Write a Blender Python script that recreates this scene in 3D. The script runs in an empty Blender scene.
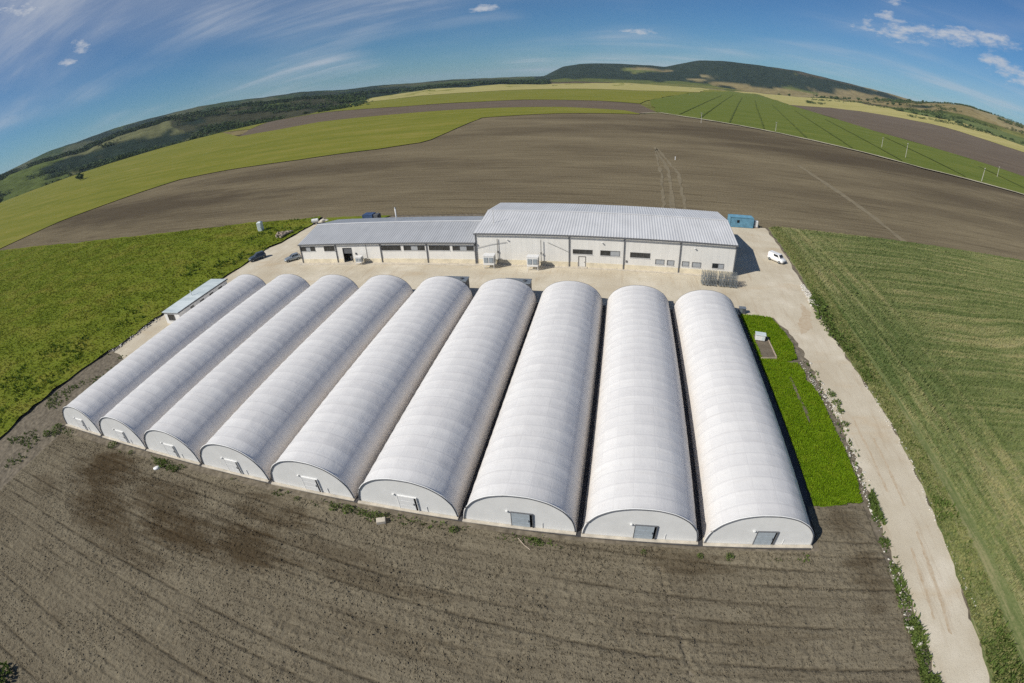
import bpy, bmesh, math, random
import numpy as np
from mathutils import Matrix, Vector
from mathutils.geometry import delaunay_2d_cdt
random.seed(7); RNG = np.random.default_rng(11)
sc = bpy.context.scene
COL = sc.collection
R = math.radians

# ------------------------------------------------------------------ camera
cd = bpy.data.cameras.new('camera'); cam = bpy.data.objects.new('camera', cd); COL.objects.link(cam)
sc.camera = cam
cd.type = 'PANO'; cd.sensor_width = 36; cd.sensor_fit = 'HORIZONTAL'; cd.clip_start = .1; cd.clip_end = 60000
cp = cd.cycles if hasattr(cd, 'cycles') and hasattr(cd.cycles, 'panorama_type') else cd
cp.panorama_type = 'FISHEYE_LENS_POLYNOMIAL'; cp.fisheye_fov = 3.1; cp.fisheye_polynomial_k0 = 0
cp.fisheye_polynomial_k1 = -5.73670081e-02; cp.fisheye_polynomial_k2 = -8.13263360e-05
cp.fisheye_polynomial_k3 = 1.19837548e-05; cp.fisheye_polynomial_k4 = -2.20694980e-08
cd.shift_x = -21.598 / 1024; cd.shift_y = 11.816 / 683
ax = [(0.98568801, 0.16608835, -0.02887559), (-0.06375613, 0.52583868, 0.84819151), (0.15605863, -0.83421121, 0.52890203)]
cm = Matrix.Identity(4)
for i in range(3):
    for j in range(3): cm[i][j] = ax[j][i]
cm[0][3], cm[1][3], cm[2][3] = -9.924, -27.785, 36.819
cam.matrix_world = cm

# ------------------------------------------------------------------ light
SUN_EL = 39.0
sdir = Vector((-.82, -.572, 0)).normalized() * math.cos(R(SUN_EL)); sdir.z = math.sin(R(SUN_EL))
sl = bpy.data.lights.new('sun', 'SUN'); sl.energy = 4.8; sl.angle = R(.53); sl.color = (1, .95, .855)
so = bpy.data.objects.new('sun', sl); COL.objects.link(so); so.location = (-60, -60, 90)
so.rotation_euler = (-sdir).to_track_quat('-Z', 'Y').to_euler()
vs = sc.view_settings; vs.view_transform = 'Standard'; vs.look = 'None'; vs.exposure = 0.0; vs.gamma = 1; vs.use_curve_mapping = False
sc.cycles.use_denoising = False
sc.cycles.max_bounces = 6; sc.cycles.diffuse_bounces = 3; sc.cycles.glossy_bounces = 2; sc.cycles.volume_bounces = 1
sc.cycles.transparent_max_bounces = 8

class NT:
    """short helper for node trees"""
    def __init__(s, nt): s.nt = nt; s.n = nt.nodes; s.l = nt.links
    def new(s, t, **k):
        n = s.n.new(t)
        for a, b in k.items(): setattr(n, a, b)
        return n
    def put(s, sock, v):
        if hasattr(v, 'is_output'): s.l.new(v, sock)
        elif v is not None: sock.default_value = v
    def math(s, op, a, b=None, clamp=False):
        n = s.new('ShaderNodeMath', operation=op, use_clamp=clamp); s.put(n.inputs[0], a); s.put(n.inputs[1], b); return n.outputs[0]
    def noise(s, vec, scale, detail=4, rough=.55, dist=0):
        n = s.new('ShaderNodeTexNoise'); s.put(n.inputs['Vector'], vec); n.inputs['Scale'].default_value = scale
        n.inputs['Detail'].default_value = detail; n.inputs['Roughness'].default_value = rough; n.inputs['Distortion'].default_value = dist
        return n.outputs[0]
    def ramp(s, fac, *st):
        n = s.new('ShaderNodeValToRGB'); e = n.color_ramp.elements
        while len(e) < len(st): e.new(.5)
        for i, (p, c) in enumerate(st):
            e[i].position = p; e[i].color = (*c, 1) if not isinstance(c, (int, float)) else (c, c, c, 1)
        s.put(n.inputs[0], fac); return n.outputs[0]
    def mix(s, f, a, b, mode='MIX'):
        n = s.new('ShaderNodeMix', data_type='RGBA', blend_type=mode)
        for k, v in ((0, f), (6, a), (7, b)):
            if isinstance(v, (tuple, list)) and len(v) == 3: v = (*v, 1)
            s.put(n.inputs[k], v)
        return n.outputs[2]
    def map(s, vec, loc=(0, 0, 0), rot=(0, 0, 0), scale=(1, 1, 1)):
        n = s.new('ShaderNodeMapping'); s.put(n.inputs[0], vec); n.inputs[1].default_value = loc; n.inputs[2].default_value = rot; n.inputs[3].default_value = scale
        return n.outputs[0]
    def sep(s, v):
        n = s.new('ShaderNodeSeparateXYZ'); s.put(n.inputs[0], v); return n.outputs
    def comb(s, x, y, z):
        n = s.new('ShaderNodeCombineXYZ'); s.put(n.inputs[0], x); s.put(n.inputs[1], y); s.put(n.inputs[2], z); return n.outputs[0]
    def smooth(s, v, a, b):
        n = s.new('ShaderNodeMapRange', interpolation_type='SMOOTHSTEP'); s.put(n.inputs[0], v); n.inputs[1].default_value = a; n.inputs[2].default_value = b
        return n.outputs[0]

# ------------------------------------------------------------------ sky
w = bpy.data.worlds.new('World'); sc.world = w; w.use_nodes = True
t = NT(w.node_tree); t.n.clear()
sky = t.new('ShaderNodeTexSky', sky_type='NISHITA'); sky.sun_disc = False
sky.sun_elevation = R(SUN_EL); sky.sun_rotation = math.atan2(sdir.x, sdir.y)
sky.air_density = 1.0; sky.dust_density = .05; sky.ozone_density = 3.0; sky.altitude = 900
bg = t.new('ShaderNodeBackground'); t.put(bg.inputs[0], t.mix(1.0, sky.outputs[0], (.50, .86, 1.20), 'MULTIPLY')); bg.inputs[1].default_value = .053
tc = t.new('ShaderNodeTexCoord')
vn = t.new('ShaderNodeVectorMath', operation='NORMALIZE'); t.l.new(tc.outputs['Generated'], vn.inputs[0])
d = t.sep(vn.outputs[0])
den = t.math('ADD', t.math('MAXIMUM', d[2], 0.0), .13)
px = t.math('DIVIDE', d[0], den); py = t.math('DIVIDE', d[1], den)
pl = t.comb(px, py, 0.0)
rot = t.map(pl, rot=(0, 0, R(36)), scale=(.22, 1.0, 1))
st = t.noise(rot, 2.1, 7, .62, .35)
big = t.noise(t.map(pl, loc=(6.3, -2.2, 0)), .33, 3, .5)
cir = t.math('MULTIPLY', t.smooth(st, .42, .74), t.smooth(big, .40, .62))
cir = t.math('MULTIPLY', cir, .46)
veil = t.math('MULTIPLY', t.smooth(big, .40, .68), .22)
# small fair-weather cumulus: puffs at (azimuth, elevation, half width, half height) in degrees, round the whole sky
az = t.math('MULTIPLY', t.math('ARCTAN2', d[0], d[1]), 57.2958); el = t.math('MULTIPLY', t.math('ARCSINE', d[2]), 57.2958)
cd1 = t.noise(t.map(vn.outputs[0], scale=(1, 1, 3.2)), 13, 5, .62); cd2 = t.noise(t.map(vn.outputs[0], scale=(1, 1, 2.4)), 46, 6, .66)
wob = t.math('ADD', t.math('MULTIPLY', t.math('SUBTRACT', cd1, .5), 6.0), t.math('MULTIPLY', t.math('SUBTRACT', cd2, .5), 5.5))
puffs = [(28.8, 7.3, 4.2, .95), (33, 7.8, 5.0, .95), (37.5, 8.2, 3.6, .9), (41.5, 5.2, 3.6, 1.0), (38.0, 6.3, 1.3, .5), (27, 8.8, 1.0, .45), (25.4, 8.0, .6, .45), (27.6, 10.2, 1.2, .4), (-56, 9.8, 1.0, .8), (-57.6, 8.7, .8, .4), (-61.5, 15, 3.2, 1.9), (-14.6, 7.6, 1.6, .4), (2.2, 4.9, 2.0, .35), (-68, 9.5, 1.6, .7), (-80, 8, 3, 1), (-96, 11, 4, 1.3), (-120, 9, 3, 1), (-150, 12, 4, 1.2), (52, 7, 3, .9), (66, 9, 4, 1.1), (85, 7, 3, .9), (110, 10, 4, 1.2), (140, 8, 3, 1), (170, 11, 4, 1.2)]
cum = None
for (a_, e_, w_, h_) in puffs:
    u_ = t.math('DIVIDE', t.math('SUBTRACT', az, a_), w_); v_ = t.math('DIVIDE', t.math('SUBTRACT', el, e_), h_)
    q_ = t.math('SUBTRACT', 1.0, t.math('ADD', t.math('MULTIPLY', u_, u_), t.math('MULTIPLY', v_, v_)))
    q_ = t.math('MAXIMUM', q_, -2.5)
    cum = q_ if cum is None else t.math('SMOOTH_MAX', cum, q_)
cum = t.math('MULTIPLY', t.smooth(t.math('ADD', t.math('MULTIPLY', cum, 1.1), wob), -.5, 2.4), .85)
fac = t.math('MAXIMUM', t.math('ADD', cir, veil), cum, clamp=True)
bgc = t.new('ShaderNodeBackground'); bgc.inputs[0].default_value = (.80, .84, .92, 1); bgc.inputs[1].default_value = .66
ms = t.new('ShaderNodeMixShader'); t.l.new(fac, ms.inputs[0]); t.l.new(bg.outputs[0], ms.inputs[1]); t.l.new(bgc.outputs[0], ms.inputs[2])
wo = t.new('ShaderNodeOutputWorld'); t.l.new(ms.outputs[0], wo.inputs[0])

# ------------------------------------------------------------------ materials
M = {}
def material(name, rough=.9, spec=.2, metal=0.0):
    m = bpy.data.materials.new(name); m.use_nodes = True; M[name] = m
    t = NT(m.node_tree); b = t.n['Principled BSDF']
    b.inputs['Roughness'].default_value = rough; b.inputs['Specular IOR Level'].default_value = spec; b.inputs['Metallic'].default_value = metal
    t.b = b; t.geo = t.new('ShaderNodeNewGeometry'); t.pos = t.geo.outputs['Position']
    return t
def setcol(t, c): t.put(t.b.inputs['Base Color'], c)
def bump(t, h, strength, dist):
    n = t.new('ShaderNodeBump'); n.inputs['Strength'].default_value = strength; n.inputs['Distance'].default_value = dist
    t.put(n.inputs['Height'], h); t.l.new(n.outputs[0], t.b.inputs['Normal'])
def plain(name, col, rough=.6, spec=.3, metal=0.0, var=.12, scale=3.0):
    t = material(name, rough, spec, metal); n = t.noise(t.pos, scale, 5, .6)
    a = tuple(x * (1 - var) for x in col); b = tuple(min(1, x * (1 + var)) for x in col)
    setcol(t, t.ramp(n, (.3, a), (.7, b))); return t
def translucent(t, col, amt):
    tr = t.new('ShaderNodeBsdfTranslucent'); t.put(tr.inputs[0], col)
    m = t.new('ShaderNodeMixShader'); m.inputs[0].default_value = amt
    o = t.n['Material Output']; t.l.new(t.b.outputs[0], m.inputs[1]); t.l.new(tr.outputs[0], m.inputs[2]); t.l.new(m.outputs[0], o.inputs[0])

def soil(name, c_light, c_mid, c_dark, line_sp, tilt, patch=None, fine=6.0, bumpd=.08, lines=.5, attr=False):
    t = material(name, 1.0, .0); p = t.sep(t.pos)
    wob = t.noise(t.map(t.pos, scale=(.04, .04, .04)), 1.0, 3, .5)
    v = t.math('ADD', t.math('ADD', p[1], t.math('MULTIPLY', p[0], tilt)), t.math('MULTIPLY', wob, line_sp * .8))
    fr = t.math('FRACT', t.math('DIVIDE', v, line_sp))
    ln = t.math('MULTIPLY', t.smooth(fr, 0, .08), t.math('SUBTRACT', 1.0, t.smooth(fr, .12, .22)))
    brk = t.smooth(t.noise(t.map(t.pos, scale=(.05, .35, 1)), 1.0, 3, .6), .44, .62)
    ln = t.math('MULTIPLY', t.math('MULTIPLY', ln, brk), lines)
    if attr: ln = t.math('MULTIPLY', t.new('ShaderNodeAttribute', attribute_name='furrow').outputs['Fac'], lines)
    n1 = t.noise(t.map(t.pos, scale=(.7, 1.6, 1)), .16 if attr else .016, 6, .6)
    n2 = t.noise(t.pos, fine, 3, .8)
    n3 = t.noise(t.map(t.pos, rot=(0, 0, R(3)), scale=(.07, 1.7, 1)), 1.1 if attr else .5, 4, .65)
    c = t.ramp(t.math('ADD', t.math('MULTIPLY', n1, .5), t.math('MULTIPLY', n3, .5)), (.36, c_mid), (.62, c_light))
    c = t.mix(t.math('MULTIPLY', t.smooth(n2, .53, .63), .62 if attr else .5), c, c_dark)
    c = t.mix(ln, c, c_dark)
    if patch: c = patch(t, p, c, n2)
    setcol(t, c)
    bump(t, t.math('SUBTRACT', t.math('ADD', n2, t.math('MULTIPLY', n3, .5)), t.math('MULTIPLY', ln, .6)), .9, bumpd)
    return t

def patches(lst, sc1, sc2, amt, col, str_=(.12, 1.6)):
    """soil of another tone (damp, heavier loam): ragged blotches, each at its own place in the field"""
    def f(t, p, c, n2):
        nz = t.noise(t.map(t.pos, rot=(0, 0, R(4)), scale=(.55, 1.5, 1)), sc1, 7, .74); ns = t.noise(t.map(t.pos, rot=(0, 0, R(4)), scale=(*str_, 1)), sc2, 5, .7); tot = None
        wv = t.math('ADD', t.math('MULTIPLY', t.math('SUBTRACT', nz, .5), 4.2), t.math('MULTIPLY', t.math('SUBTRACT', ns, .5), 3.0))
        for (x, y, rx, ry, s_) in lst:
            dx = t.math('DIVIDE', t.math('SUBTRACT', p[0], x), rx); dy = t.math('DIVIDE', t.math('SUBTRACT', t.math('ADD', p[1], t.math('MULTIPLY', t.math('SUBTRACT', p[0], x), .06)), y), ry)
            r2 = t.math('ADD', t.math('MULTIPLY', dx, dx), t.math('MULTIPLY', dy, dy))
            v = t.math('MULTIPLY', t.smooth(t.math('SUBTRACT', 1.1, t.math('ADD', r2, wv)), -.5, 1.3), s_)
            tot = v if tot is None else t.math('MAXIMUM', tot, v)
        return t.mix(t.math('MULTIPLY', tot, amt), c, col)
    return f
damp = patches([(-71, -4.5, 7, 4, 1), (-66, -9.5, 7, 3.4, .95), (-58, -6, 6, 3, .8), (-52, -9.2, 8, 2.4, 1), (-43, -8, 7, 2.8, .95), (-42, -3.6, 5, 2.2, .8), (-60, -12.4, 9, 2.2, .55), (-34, -6.2, 6, 1.4, .5), (-28, -8.6, 7, 1.2, .45), (-1.5, -2.2, 4, 1.6, .6), (15.6, -2.5, 2.2, 3.0, .6), (14.8, 2.6, 1.8, 2.2, .55), (15.4, -6, 1.3, 1.5, .5), (-80, -10, 4, 1.6, .4), (-24, -13, 6, 1.2, .35), (4, -9, 6, 1, .3)], .42, .55, .84, (.055, .038, .02))
heavy = patches([(-250, 145, 120, 26, 1), (-170, 190, 90, 18, .8), (-150, 120, 60, 10, .5), (160, 270, 120, 40, 1), (70, 330, 80, 60, .9), (220, 190, 110, 28, .7), (-60, 300, 70, 30, .5), (-20, 410, 90, 25, .6), (120, 150, 70, 10, .5), (-60, 150, 50, 9, .35)], .025, .02, .75, (.075, .060, .043))
soil('soil_front', (.225, .195, .138), (.15, .127, .089), (.045, .036, .024), 2.35, .055, damp, 3.6, .14, .8, True)
soil('soil_mid', (.235, .196, .126), (.122, .099, .066), (.075, .06, .037), 9.0, .03, heavy, 1.6, .2, .45)
soil('soil_brown', (.175, .14, .105), (.125, .10, .078), (.08, .065, .05), 30.0, .1, None, .4, .4, .4)
soil('dirt', (.20, .17, .13), (.125, .105, .078), (.075, .062, .045), 3.0, .0, None, 2.5, .08, .15)

def crop(name, c1, c2, c3, sx, sy, rotz, scale=1.0, fine=3.0, tr=0.0, bd=.3, warp=22.0, con=1.0, dual=False):
    t = material(name, .95, .03)
    wv = t.noise(t.pos, .018, 2, .5)
    q = t.comb(t.sep(t.pos)[0], t.math('ADD', t.sep(t.pos)[1], t.math('MULTIPLY', wv, warp)), 0.0)
    q0 = q; q = t.map(q, rot=(0, 0, rotz), scale=(sx, sy, 1))
    n1 = t.noise(q, scale, 6, .65)
    if dual:
        x_ = t.sep(t.pos)[0]; lg = t.noise(t.map(t.pos, rot=(0, 0, R(3)), scale=(1.5, .06, 1)), .55, 6, .65)
        k_ = t.smooth(t.math('ADD', x_, t.math('MULTIPLY', t.noise(t.pos, .06, 2, .5), 24.0)), 44.0, 64.0)
        n1 = t.math('ADD', t.math('MULTIPLY', n1, k_), t.math('MULTIPLY', lg, t.math('SUBTRACT', 1.0, k_)))
    n2 = t.noise(t.pos, fine, 4, .7); n3 = t.noise(t.pos, .035, 3, .5)
    f = t.math('ADD', t.math('MULTIPLY', n1, .6), t.math('ADD', t.math('MULTIPLY', n2, .22), t.math('MULTIPLY', n3, .18)))
    c = t.ramp(f, (.5 - .14 * con, c1), (.5, c2), (.5 + .14 * con, c3)); setcol(t, c)
    bump(t, f, .8, bd)
    if tr: translucent(t, c, tr)
    return t
crop('meadow', (.105, .145, .014), (.15, .182, .021), (.20, .195, .036), .5, .9, R(20), .16, 2.2)
crop('meadow_blade', (.155, .205, .022), (.215, .25, .032), (.285, .26, .052), .5, .9, R(20), .16, 2.2, .25)
crop('wheat', (.088, .122, .04), (.155, .182, .07), (.29, .272, .135), .045, 1.4, R(-3), .5, 3.5, 0, .3, 14.0, .62, True)
crop('wheat_blade', (.10, .14, .044), (.185, .215, .08), (.34, .315, .15), .045, 1.4, R(-3), .5, 3.5, .25, .3, 14.0, .62, True)
crop('lawn', (.09, .15, .008), (.12, .19, .01), (.17, .23, .02), 1, 1, 0, .6, 5)
crop('lawn_blade', (.135, .24, .01), (.185, .295, .013), (.24, .32, .022), 1, 1, 0, .6, 5, .3)
crop('weed_leaf', (.075, .115, .028), (.115, .165, .042), (.17, .205, .06), 1, 1, 0, 1.5, 7, .25)
crop('meadow_dark', (.075, .125, .018), (.11, .165, .024), (.16, .2, .034), 1, 1, 0, 1.5, 7, .25)
crop('dry_grass', (.11, .14, .045), (.19, .205, .075), (.29, .27, .12), .4, 1, R(80), .6, 4, .1)
crop('green_far', (.135, .155, .024), (.185, .19, .032), (.25, .225, .055), .10, 1.0, R(24), .06, .25, 0, .5)
crop('green_bright', (.09, .125, .024), (.13, .16, .034), (.175, .19, .046), .03, 1.0, R(112), .16, .3, 0, .5)
crop('tram_crop', (.075, .10, .024), (.09, .115, .03), (.12, .14, .036), .1, 1, R(62), .1, .3)
crop('pale_crop', (.28, .27, .085), (.38, .34, .13), (.45, .39, .18), .1, 1, R(10), .04, .3, 0, .5)
crop('olive_crop', (.09, .12, .04), (.12, .15, .05), (.16, .18, .07), .1, 1, R(30), .04, .3, 0, .5)

t = material('gravel', .97, .05); p = t.sep(t.pos)
n1 = t.noise(t.pos, .12, 5, .6); n2 = t.noise(t.pos, 9, 4, .75); n3 = t.noise(t.map(t.pos, scale=(1.6, .16, 1)), .6, 6, .72); n4 = t.noise(t.map(t.pos, loc=(9, 4, 0), scale=(.3, 1, 1)), .2, 5, .62)
c = t.ramp(n1, (.32, (.50, .435, .325)), (.55, (.59, .53, .415)), (.72, (.69, .63, .515)))
c = t.mix(t.math('MULTIPLY', t.smooth(n3, .50, .70), .5), c, (.42, .33, .225))
c = t.mix(t.math('MULTIPLY', t.smooth(n4, .54, .72), .5), c, (.50, .385, .245))
c = t.mix(t.math('MULTIPLY', t.smooth(n2, .5, .7), .42), c, (.34, .29, .23)); setcol(t, c); bump(t, n2, .7, .05)

# film of the tunnels: sheets laid in bays, each slightly different, dusty along the laps
t = material('film', .42, .35); uv = t.new('ShaderNodeUVMap'); u = t.sep(uv.outputs[0])
oi = t.new('ShaderNodeObjectInfo')
cu = t.math('MULTIPLY', u[0], 9.0); cv = t.math('ADD', u[1], t.math('MULTIPLY', t.math('FLOOR', cu), .0))
wn = t.new('ShaderNodeTexWhiteNoise', noise_dimensions='3D'); t.l.new(t.comb(t.math('FLOOR', cu), t.math('FLOOR', cv), t.math('MULTIPLY', oi.outputs['Random'], 50)), wn.inputs[0])
wb = t.new('ShaderNodeTexWhiteNoise', noise_dimensions='2D'); t.l.new(t.comb(t.math('FLOOR', cv), t.math('MULTIPLY', oi.outputs['Random'], 70), 0), wb.inputs[0])
nz = t.noise(t.pos, .8, 5, .65); nf = t.noise(t.map(t.pos, scale=(1, .3, 1)), 2.2, 5, .7)
val = t.math('ADD', t.math('MULTIPLY', wn.outputs[0], .13), t.math('ADD', t.math('MULTIPLY', wb.outputs[0], .09), t.math('MULTIPLY', nz, .14)))
def line(x, wd):
    f = t.math('FRACT', x); e = t.math('MINIMUM', f, t.math('SUBTRACT', 1.0, f)); return t.math('SUBTRACT', 1.0, t.smooth(e, wd * .3, wd))
seam = t.math('MAXIMUM', t.math('MULTIPLY', line(cu, .035), .5), t.math('MULTIPLY', line(cv, .09), .8))
c = t.ramp(val, (.06, (.82, .81, .805)), (.32, (.93, .92, .905)))
c = t.mix(t.math('MULTIPLY', seam, .22), c, (.50, .49, .51))
c = t.mix(t.math('MULTIPLY', t.smooth(nf, .5, .8), .16), c, (.55, .50, .45))
stv = t.comb(t.math('MULTIPLY', u[0], 2.2), t.math('MULTIPLY', u[1], 1.7), t.math('MULTIPLY', oi.outputs['Random'], 40)); stk = t.noise(stv, 1.6, 6, .7)
c = t.mix(t.math('MULTIPLY', t.smooth(stk, .52, .72), .22), c, (.60, .565, .53))
c = t.mix(1.0, c, t.ramp(oi.outputs['Random'], (0, .95), (1, 1.0)), 'MULTIPLY')
wr = t.noise(t.comb(t.math('MULTIPLY', u[0], 9.0), t.math('MULTIPLY', u[1], 1.2), t.math('MULTIPLY', oi.outputs['Random'], 30)), 1.3, 4, .6, .8)
skirt_bounce = t.math('MULTIPLY', t.smooth(t.math('ABSOLUTE', t.math('SUBTRACT', u[0], .5)), .30, .46), .75)  # beige low flanks: dirty skirt plus warm bounce light put into the colour
c = t.mix(t.math('MULTIPLY', skirt_bounce, t.smooth(nz, .25, .55)), c, (.84, .77, .70))
setcol(t, c); bump(t, t.math('ADD', t.math('ADD', nf, t.math('MULTIPLY', wr, 1.2)), t.math('MULTIPLY', seam, -.3)), .35, .06); translucent(t, (.85, .82, .78, 1), .2)
plain('end_panel', (.72, .72, .705), .55, .3, 0, .05, .8)
plain('trim_dark', (.12, .125, .135), .5, .3)
plain('white_metal', (.74, .74, .73), .45, .4, 0, .05)
plain('door_grey', (.40, .45, .49), .4, .5, .1, .1)
plain('concrete', (.52, .47, .39), .9, .2, 0, .2, 1.2)
plain('black_gap', (.02, .02, .022), .8, .1)
plain('dark_unit', (.10, .105, .115), .6, .3, 0, .25, 1.5)
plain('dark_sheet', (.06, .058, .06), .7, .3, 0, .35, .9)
t = material('wall_panel', .5, .3); p = t.sep(t.pos); nz = t.noise(t.map(t.pos, scale=(1, 1, .35)), .7, 5, .6)
f = t.math('FRACT', t.math('DIVIDE', p[0], 1.1)); e = t.math('MINIMUM', f, t.math('SUBTRACT', 1.0, f)); jn = t.math('SUBTRACT', 1.0, t.smooth(e, .006, .02))
setcol(t, t.mix(t.math('MULTIPLY', jn, .3), t.ramp(nz, (.3, (.685, .672, .635)), (.7, (.76, .745, .705))), (.42, .42, .42)))
bump(t, t.math('MULTIPLY', jn, -1.0), .5, .02)
t = material('wall_low', .5, .3); nz = t.noise(t.map(t.pos, scale=(1, 1, .35)), .7, 5, .6); p = t.sep(t.pos)
f = t.math('FRACT', t.math('DIVIDE', p[0], 1.1)); e = t.math('MINIMUM', f, t.math('SUBTRACT', 1.0, f)); jn = t.math('SUBTRACT', 1.0, t.smooth(e, .006, .02))
setcol(t, t.mix(t.math('MULTIPLY', jn, .3), t.ramp(nz, (.3, (.70, .685, .65)), (.7, (.79, .775, .735))), (.36, .36, .36)))
plain('plinth', (.70, .63, .48), .9, .2, 0, .16, .6)
t = material('roof_sheet', .45, .4, .12); nz = t.noise(t.map(t.pos, scale=(1, .12, 1)), .6, 5, .6); n2 = t.noise(t.pos, .25, 4, .5)
setcol(t, t.ramp(t.math('ADD', t.math('MULTIPLY', nz, .5), t.math('MULTIPLY', n2, .5)), (.32, (.57, .575, .58)), (.66, (.69, .695, .70))))
t = material('roof_low', .42, .45, .25); nz = t.noise(t.map(t.pos, scale=(1, .12, 1)), .6, 5, .6); n2 = t.noise(t.pos, .25, 4, .5)
setcol(t, t.ramp(t.math('ADD', t.math('MULTIPLY', nz, .5), t.math('MULTIPLY', n2, .5)), (.32, (.46, .47, .48)), (.66, (.56, .57, .58))))
t = material('cabin_roof', .5, .4, .1); nz = t.noise(t.map(t.pos, scale=(.4, 1, 1)), .5, 5, .65)
setcol(t, t.ramp(nz, (.35, (.52, .59, .60)), (.65, (.72, .78, .78))))
t = material('glass_dark', .12, .8); nz = t.noise(t.pos, .9, 3, .5); setcol(t, t.ramp(nz, (.4, (.012, .014, .016)), (.7, (.04, .045, .05))))
plain('glass_light', (.36, .38, .40), .2, .6, 0, .1)
plain('frame', (.16, .155, .15), .5, .4)
plain('container_blue', (.13, .29, .40), .55, .35, 0, .2, 1.0)
plain('container_navy', (.07, .12, .24), .55, .35, 0, .2, 1.0)
plain('steel_grey', (.28, .31, .33), .45, .5, .5, .15)
plain('car_silver', (.33, .37, .40), .3, .6, .5, .03)
plain('car_dark', (.07, .09, .115), .25, .6, .4, .03)
plain('car_white', (.78, .78, .77), .3, .5, 0, .02)
plain('tyre', (.02, .02, .02), .85, .2)
plain('lamp_red', (.4, .02, .015), .3, .5)
plain('lamp_clear', (.7, .7, .66), .2, .6)
plain('track_soil', (.205, .173, .115), .95, .1, 0, .2, .3)
t = material('rut', .97, .05); n1 = t.noise(t.pos, 1.2, 5, .7); n2 = t.noise(t.pos, 9, 4, .7); setcol(t, t.mix(t.smooth(n2, .4, .65), t.ramp(n1, (.35, (.55, .46, .34)), (.65, (.40, .30, .19))), (.52, .45, .34)))
plain('track_pale', (.46, .42, .31), .95, .1, 0, .25, .15)
plain('stone', (.55, .52, .46), .9, .2, 0, .2, 4)
plain('bark', (.09, .065, .045), .95, .1, 0, .3, 3)
plain('old_wood', (.40, .33, .26), .9, .1, 0, .35, 3)
plain('pole_pale', (.45, .43, .39), .8, .2, 0, .12, 1)
for nm, a, b in (('leaf_dark', (.022, .042, .015), (.06, .09, .028)), ('leaf_mid', (.04, .07, .02), (.09, .125, .04))):
    t = material(nm, .85, .15); nz = t.noise(t.pos, .35, 4, .6); oi = t.new('ShaderNodeObjectInfo')
    c = t.ramp(t.math('ADD', nz, t.math('MULTIPLY', t.math('SUBTRACT', oi.outputs['Random'], .5), .25)), (.35, a), (.65, b)); setcol(t, c)

# ------------------------------------------------------------------ helpers
def tag(o, label=None, cat=None, group=None, kind=None):
    if label: o['label'] = label
    if cat: o['category'] = cat
    if group: o['group'] = group
    if kind: o['kind'] = kind
    return o
def link(name, me, mat=None, parent=None):
    o = bpy.data.objects.new(name, me); COL.objects.link(o)
    if mat and not me.materials: me.materials.append(M[mat])
    if parent: o.parent = parent
    return o
def empty(name, loc=(0, 0, 0), rz=0.0, parent=None):
    o = bpy.data.objects.new(name, None); COL.objects.link(o); o.location = loc; o.rotation_euler.z = rz; o.empty_display_size = .3
    if parent: o.parent = parent
    return o
def np_mesh(name, V, F, smooth=False):
    """V (n,3), F (m,3) or (m,4) integer array"""
    me = bpy.data.meshes.new(name); V = np.asarray(V, np.float32); F = np.asarray(F, np.int32); k = F.shape[1]
    me.vertices.add(len(V)); me.vertices.foreach_set('co', V.ravel())
    me.loops.add(F.size); me.loops.foreach_set('vertex_index', F.ravel())
    me.polygons.add(len(F)); me.polygons.foreach_set('loop_start', np.arange(0, F.size, k, dtype=np.int32))
    try: me.polygons.foreach_set('loop_total', np.full(len(F), k, np.int32))
    except Exception: pass
    if smooth: me.polygons.foreach_set('use_smooth', np.ones(len(F), bool))
    me.update(calc_edges=True); return me
class MB:
    def __init__(s): s.v = []; s.f = []
    def poly(s, pts):
        i = len(s.v); s.v += [tuple(p) for p in pts]; s.f.append(tuple(range(i, i + len(pts)))); return s
    def box(s, x0, y0, z0, x1, y1, z1, rot=None):
        i = len(s.v)
        for z in (z0, z1):
            s.v += [(x0, y0, z), (x1, y0, z), (x1, y1, z), (x0, y1, z)]
        s.f += [(i + 3, i + 2, i + 1, i), (i + 4, i + 5, i + 6, i + 7), (i, i + 1, i + 5, i + 4), (i + 1, i + 2, i + 6, i + 5), (i + 2, i + 3, i + 7, i + 6), (i + 3, i, i + 4, i + 7)]
        return s
    def tube(s, pts, r, n=6, r2=None):
        pts = [Vector(p) for p in pts]; i0 = len(s.v); m = len(pts)
        for k, p in enumerate(pts):
            dd = (pts[min(k + 1, m - 1)] - pts[max(k - 1, 0)]).normalized()
            a = dd.orthogonal().normalized() if abs(dd.z) > .9 else dd.cross(Vector((0, 0, 1))).normalized()
            b = dd.cross(a); rr = r if r2 is None else r + (r2 - r) * k / (m - 1)
            for q in range(n):
                an = 2 * math.pi * q / n; s.v.append(tuple(p + a * rr * math.cos(an) + b * rr * math.sin(an)))
        for k in range(m - 1):
            for q in range(n):
                a0 = i0 + k * n + q; a1 = i0 + k * n + (q + 1) % n; s.f.append((a0, a1, a1 + n, a0 + n))
        s.f.append(tuple(i0 + q for q in reversed(range(n)))); s.f.append(tuple(i0 + (m - 1) * n + q for q in range(n)))
        return s
    def build(s, name, mat, parent=None, bevel=0.0, smooth=False):
        me = bpy.data.meshes.new(name); me.from_pydata(s.v, [], s.f)
        bm = bmesh.new(); bm.from_mesh(me); bmesh.ops.recalc_face_normals(bm, faces=bm.faces)
        if bevel: bmesh.ops.bevel(bm, geom=bm.edges[:], offset=bevel, segments=1, affect='EDGES')
        bm.to_mesh(me); bm.free()
        if smooth: me.polygons.foreach_set('use_smooth', np.ones(len(me.polygons), bool))
        me.update(); return link(name, me, mat, parent)
def copy_tree(o, parent=None):
    c = o.copy(); COL.objects.link(c); c.parent = parent
    for ch in o.children: copy_tree(ch, c)
    return c
_G = [RNG.random((256, 256)) for _ in range(4)]
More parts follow.
